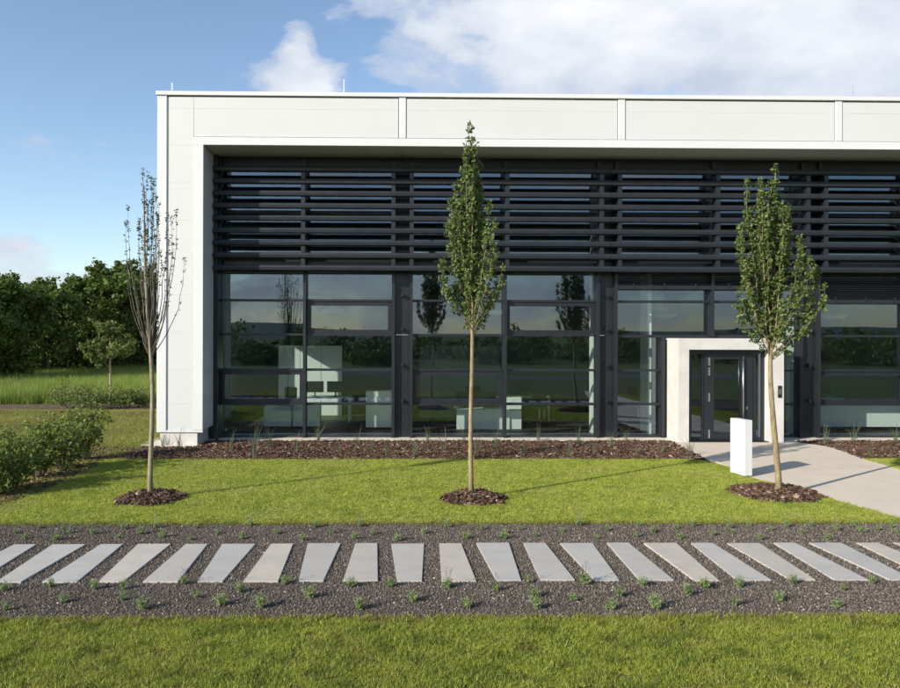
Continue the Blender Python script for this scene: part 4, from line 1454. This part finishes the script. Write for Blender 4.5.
for row, where, cell in ((sorted(back), 'behind the stepping slabs', 'lavender behind the slabs'), (sorted(front), 'in front of the stepping slabs', 'lavender in front of the slabs')):
    for i, (px, py) in enumerate(row):
        p = gr(px, py + 1.0)
        if p.y > Y_GB - 0.06:
            p.y = Y_GB - 0.06
        s = rnd.uniform(0.55, 0.95) if row[0] in back else rnd.uniform(0.68, 1.2)
        e = empty('lavender_plant', (p.x, p.y, 0.0), f'small green lavender tuft {where}, {ordinal(i + 1)} from the left', 'lavender', cell)
        e.scale = (s * rnd.uniform(0.9, 1.15), s * rnd.uniform(0.9, 1.15), s * rnd.uniform(0.9, 1.2))
        e.rotation_euler.z = rnd.uniform(0, 6.28)
        link('leaves', lv_m[i % 5], e)
        if rnd.random() < 0.35:
            link('flower_stems', lvf[i % 2], e)

# ornamental grasses in the mulch strip
rg_m = []
for i in range(5):
    rng = np.random.default_rng(200 + i)
    nb = 26
    roots = [(rng.normal() * 0.03, rng.normal() * 0.03, 0) for _ in range(nb)]
    rg_m.append(blades_mesh('ornamental_grass_%d' % i, roots, rng.uniform(0.22, 0.62, nb), rng.uniform(0.006, 0.011, nb), rng.uniform(0.08, 0.7, nb), M['reed'], rng, 4))
reeds = [(163, 446), (180, 451), (216, 441), (231, 451), (255, 457), (269, 448), (297, 453), (318, 441), (340, 454), (357, 444), (372, 450), (388, 456), (415, 457), (428, 441), (443, 451), (464, 443), (477, 455), (496, 448),
         (524, 454), (538, 441), (546, 449), (569, 457), (579, 444), (595, 454), (611, 447), (626, 441), (637, 456), (663, 453), (690, 456), (826, 445), (854, 443), (870, 456), (896, 442)]
for i, (px, py) in enumerate(reeds):
    p = gr(px, py)
    e = link('ornamental_grass', rg_m[i % 5], None, None, (p.x, p.y, 0.0))
    s = rnd.uniform(0.7, 1.15)
    e.scale = (s, s, s * rnd.uniform(0.9, 1.1))
    e.rotation_euler.z = rnd.uniform(0, 6.28)
    if px < 800:
        tag(e, f'thin ornamental grass clump in the facade mulch strip, {ordinal(i + 1)} from the left', 'grass clump', 'ornamental grasses in the mulch strip')
    else:
        tag(e, f'thin ornamental grass clump right of the entrance path, {ordinal(i - 28)} from the left', 'grass clump', 'ornamental grasses right of the path')


# ------------------------------------------------------------------ shrubs on the left
def shrub(p, h, w, n, leaf, label, seed, group, leafm='leaf_shrub', stems=9, name='leafy_shrub', cat='shrub'):
    rng = np.random.default_rng(seed)
    e = empty(name, (p[0], p[1], 0), label, cat, group)
    st = MB()
    C, Z_ = [], []
    per = n // stems
    for i in range(stems):
        a = 2 * math.pi * i / stems + rng.uniform(-0.4, 0.4)
        r = w * rng.uniform(0.25, 1.0)
        hh = h * rng.uniform(0.62, 1.05) * (1 - 0.25 * (r / w) ** 2)
        tip = Vector((r * math.cos(a), r * math.sin(a), hh))
        P = [Vector((0.05 * math.cos(a), 0.05 * math.sin(a), -0.03))]
        for t in (0.3, 0.6, 1.0):
            P.append(Vector((tip.x * t ** 0.8 + rng.normal() * 0.03, tip.y * t ** 0.8 + rng.normal() * 0.03, tip.z * t)))
        st.tube(P, [0.011, 0.008, 0.006, 0.003], 5)
        # side twigs with leaf sprays
        for _ in range(6):
            t = rng.uniform(0.25, 1.0)
            i0 = min(int(t * 3), 2)
            q0 = P[i0].lerp(P[i0 + 1], t * 3 - i0)
            d = Vector((rng.normal(), rng.normal(), rng.uniform(-0.1, 0.9)))
            d.normalize()
            q1 = q0 + d * rng.uniform(0.12, 0.30) * (w / 0.5)
            st.tube([q0, q1], [0.004, 0.002], 4)
            for _ in range(per // 6):
                tt = rng.uniform(0.1, 1.1)
                c = q0.lerp(q1, tt) + Vector(rng.normal(size=3)) * 0.05 * (w / 0.5)
                if c.z < 0.05:
                    c.z = 0.05 + rng.uniform(0, 0.1)
                C.append(tuple(c))
                Z_.append(leaf * rng.uniform(0.6, 1.25))
    st.build('stems', M['trunk_dark'], e)
    link('foliage', leaves_mesh('foliage', C, Z_, M[leafm], rng, 0.5), e)
    return e


sh = [((86, 460), 1.26, 0.56, 'leafy green shrub nearest the mulch strip, rightmost of the row'),
      ((62, 470), 1.16, 0.56, 'leafy green shrub second from the right in the left row'),
      ((38, 478), 1.08, 0.54, 'leafy green shrub in the middle of the left row'),
      ((14, 489), 1.02, 0.52, 'leafy green shrub near the left picture edge'),
      ((-8, 496), 0.85, 0.48, 'leafy green shrub cut by the left picture edge')]
for i, ((px, py), h, w, lab) in enumerate(sh):
    shrub(gr(px, py), h, w, 1750, 0.060, lab, 300 + i, 'shrubs in the left bed', stems=14)

# wispy perennials in front of the meadow, young tree
for i, (px, py, h, w) in enumerate(((70, 408, 0.95, 0.8), (92, 409, 0.8, 0.7), (122, 408, 0.75, 0.7), (140, 407, 0.7, 0.6))):
    shrub(gr(px, py), h, w, 800, 0.07, ('wispy loose shrub at the left end of the meadow bed', 'wispy shrub just left of the young tree trunk', 'wispy shrub just right of the young tree trunk', 'low wispy shrub behind the bare tree trunk')[i], 330 + i, 'wispy shrubs at the meadow edge', 'leaf_young', 10, 'wispy_shrub')


# ------------------------------------------------------------------ broadleaf trees
def crown_mesh(name, lobes, n, leaf, material, seed, shell=0.75):
    """leaf sprays gathered into many clumps over each lobe's volume"""
    rng = np.random.default_rng(seed)
    C, Z_ = [], []
    vol = [r[0] * r[1] * r[2] for _, r in lobes]
    tv = sum(v ** 0.67 for v in vol)
    for (c, r), v in zip(lobes, vol):
        k = int(n * v ** 0.67 / tv)
        nc = max(10, k // 38)
        v0 = rng.uniform(0.8, 1.2)
        for _ in range(nc):
            d = rng.normal(size=3)
            d /= np.linalg.norm(d)
            rr = rng.uniform(shell - 0.35, 1.08)
            cc = np.array(c) + d * np.array(r) * rr
            cs = 0.16 * min(r) * rng.uniform(0.6, 1.5)
            pts = cc + rng.normal(size=(38, 3)) * cs * np.array([1, 1, 0.7])
            C.append(pts)
            Z_.append(leaf * rng.uniform(0.6, 1.3, 38))
    C = np.concatenate(C)
    Z_ = np.concatenate(Z_)
    keep = C[:, 2] > 0.1
    return leaves_mesh(name, C[keep], Z_[keep], material, rng, 0.5)


def tree_protos():
    res = []
    for s in range(4):
        rng = np.random.default_rng(400 + s)
        lobes = [((0, 0, 3.6), (1.9, 1.9, 2.3))]
        for i in range(9):
            a = rng.uniform(0, 6.28)
            z = rng.uniform(1.2, 5.8)
            rr = 1.7 * math.sqrt(max(0.1, 1 - ((z - 3.2) / 3.4) ** 2))
            r = rng.uniform(0.75, 1.25)
            lobes.append(((rr * math.cos(a), rr * math.sin(a), z), (r, r, r * 0.85)))
        lobes.append(((rng.uniform(-.4, .4), rng.uniform(-.4, .4), 5.9), (0.9, 0.9, 0.9)))
        cm = crown_mesh('woodland_crown_%d' % s, lobes, 15000, 0.19, M['leaf_wood'], 410 + s)
        t = MB()
        t.tube([(0, 0, -0.1), (0.08, 0.03, 1.2), (0.05, -0.05, 2.8), (0.0, 0.05, 5.0)], [0.2, 0.16, 0.11, 0.03], 9)
        for i in range(8):
            a = rng.uniform(0, 6.28)
            z = rng.uniform(0.9, 3.6)
            t.tube([(0.05, 0, z), (0.8 * math.cos(a), 0.8 * math.sin(a), z + 0.6), (1.6 * math.cos(a), 1.6 * math.sin(a), z + 1.5)], [0.07, 0.05, 0.015], 6)
        res.append((t.mesh('woodland_trunk_%d' % s, M['trunk_dark'], True), cm))
    return res


protos = tree_protos()
woods = [  # px of the trunk, distance, top pixel, width factor, label
    (-62, 36.5, 262, 1.1, 'dark broadleaf tree just outside the left picture edge'),
    (-22, 38.5, 268, 1.1, 'dark broadleaf tree cut by the left picture edge'),
    (10, 41, 275, 1.05, 'dark green broadleaf tree second from the left picture edge'),
    (48, 45, 277, 0.95, 'rounded broadleaf tree in the middle of the left woodland'),
    (28, 50, 284, 1.0, 'broadleaf tree showing behind two others at the far left'),
    (76, 53, 294, 0.85, 'low broadleaf tree in the dip of the woodland skyline'),
    (104, 49, 263, 1.05, 'tall broadleaf tree behind the young tree'),
    (132, 53, 260, 1.05, 'tallest broadleaf tree beside the white building corner'),
    (158, 56, 264, 1.0, 'broadleaf tree half hidden by the white building corner'),
    (185, 58, 268, 1.0, 'broadleaf tree behind the building corner')]
for i, (px, d, ty, wf, lab) in enumerate(woods):
    p = at(px, 335, d)
    h = at(px, ty, d).z
    s = h / 6.75
    tm, cm = protos[i % 4]
    e = empty('broadleaf_tree', (p.x, d, 0), lab, 'tree', 'trees of the left woodland')
    e.rotation_euler.z = i * 1.37
    e.scale = (s * wf, s * wf, s)
    link('trunk', tm, e)
    link('crown', cm, e)
# dark undergrowth along the wood's edge
ub = []
rng = np.random.default_rng(77)
for i in range(16):
    t = i / 15
    px = -70 + 260 * t
    d = 38.5 + 18 * t + rng.uniform(-0.8, 1.5)
    p = at(px, 335, d)
    r = rng.uniform(0.9, 1.5)
    ub.append(((p.x, d + 1.2, 0.9), (r * 1.2, r, rng.uniform(0.9, 1.6))))
o = link('undergrowth', crown_mesh('undergrowth', ub, 22000, 0.17, M['leaf_wood'], 78, 0.7))
tag(o, 'dark undergrowth along the edge of the left woodland', 'undergrowth', None, 'stuff')

# young tree at the meadow edge
p = gr(110, 404)
e = empty('young_tree', (p.x, p.y, 0), 'small young tree with thin trunk at the meadow edge', 'tree')
t = MB()
t.tube([(0, 0, -0.05), (0.02, 0, 0.8), (-0.02, 0.02, 1.6), (0.02, 0, 2.9)], [0.055, 0.045, 0.035, 0.01], 8)
rng = np.random.default_rng(55)
lob = []
for i in range(12):
    a = rng.uniform(0, 6.28)
    z = rng.uniform(1.35, 2.6)
    r = rng.uniform(0.35, 0.95) * (1 if z < 2.2 else 0.6)
    tip = (r * math.cos(a), r * math.sin(a), z + 0.3)
    t.tube([(0, 0, z - 0.1), (r * 0.5 * math.cos(a), r * 0.5 * math.sin(a), z + 0.1), tip], [0.018, 0.012, 0.004], 5)
    lob.append((tip, (0.42, 0.42, 0.30)))
lob.append(((0, 0, 2.95), (0.3, 0.3, 0.3)))
t.build('trunk', M['trunk_grey'], e, smooth=True)
link('crown', crown_mesh('young_crown', lob, 6500, 0.085, M['leaf_young'], 56, 0.6), e)

# belt of trees and bushes on the far side of the grounds (what the glass mirrors)
rng = np.random.default_rng(91)
lob = []
for i in range(260):
    x = -70 + 150 * i / 259 + rng.uniform(-1, 1)
    y = -42 - 10 * math.sin(i * 0.31) + rng.uniform(-3, 3)
    hh = rng.uniform(1.0, 2.2)
    lob.append(((x, y, hh * 0.6), (rng.uniform(1.4, 2.6), 1.6, hh)))
o = link('tree_belt', crown_mesh('tree_belt', lob, 60000, 0.36, M['leaf_wood'], 92, 0.8))
tag(o, 'dark belt of bushes mirrored in the glass facade', 'tree belt', None, 'stuff')
sheet('road', [(-200, -14), (200, -14), (200, -8.5), (-200, -8.5)], -0.012, M['asphalt'])
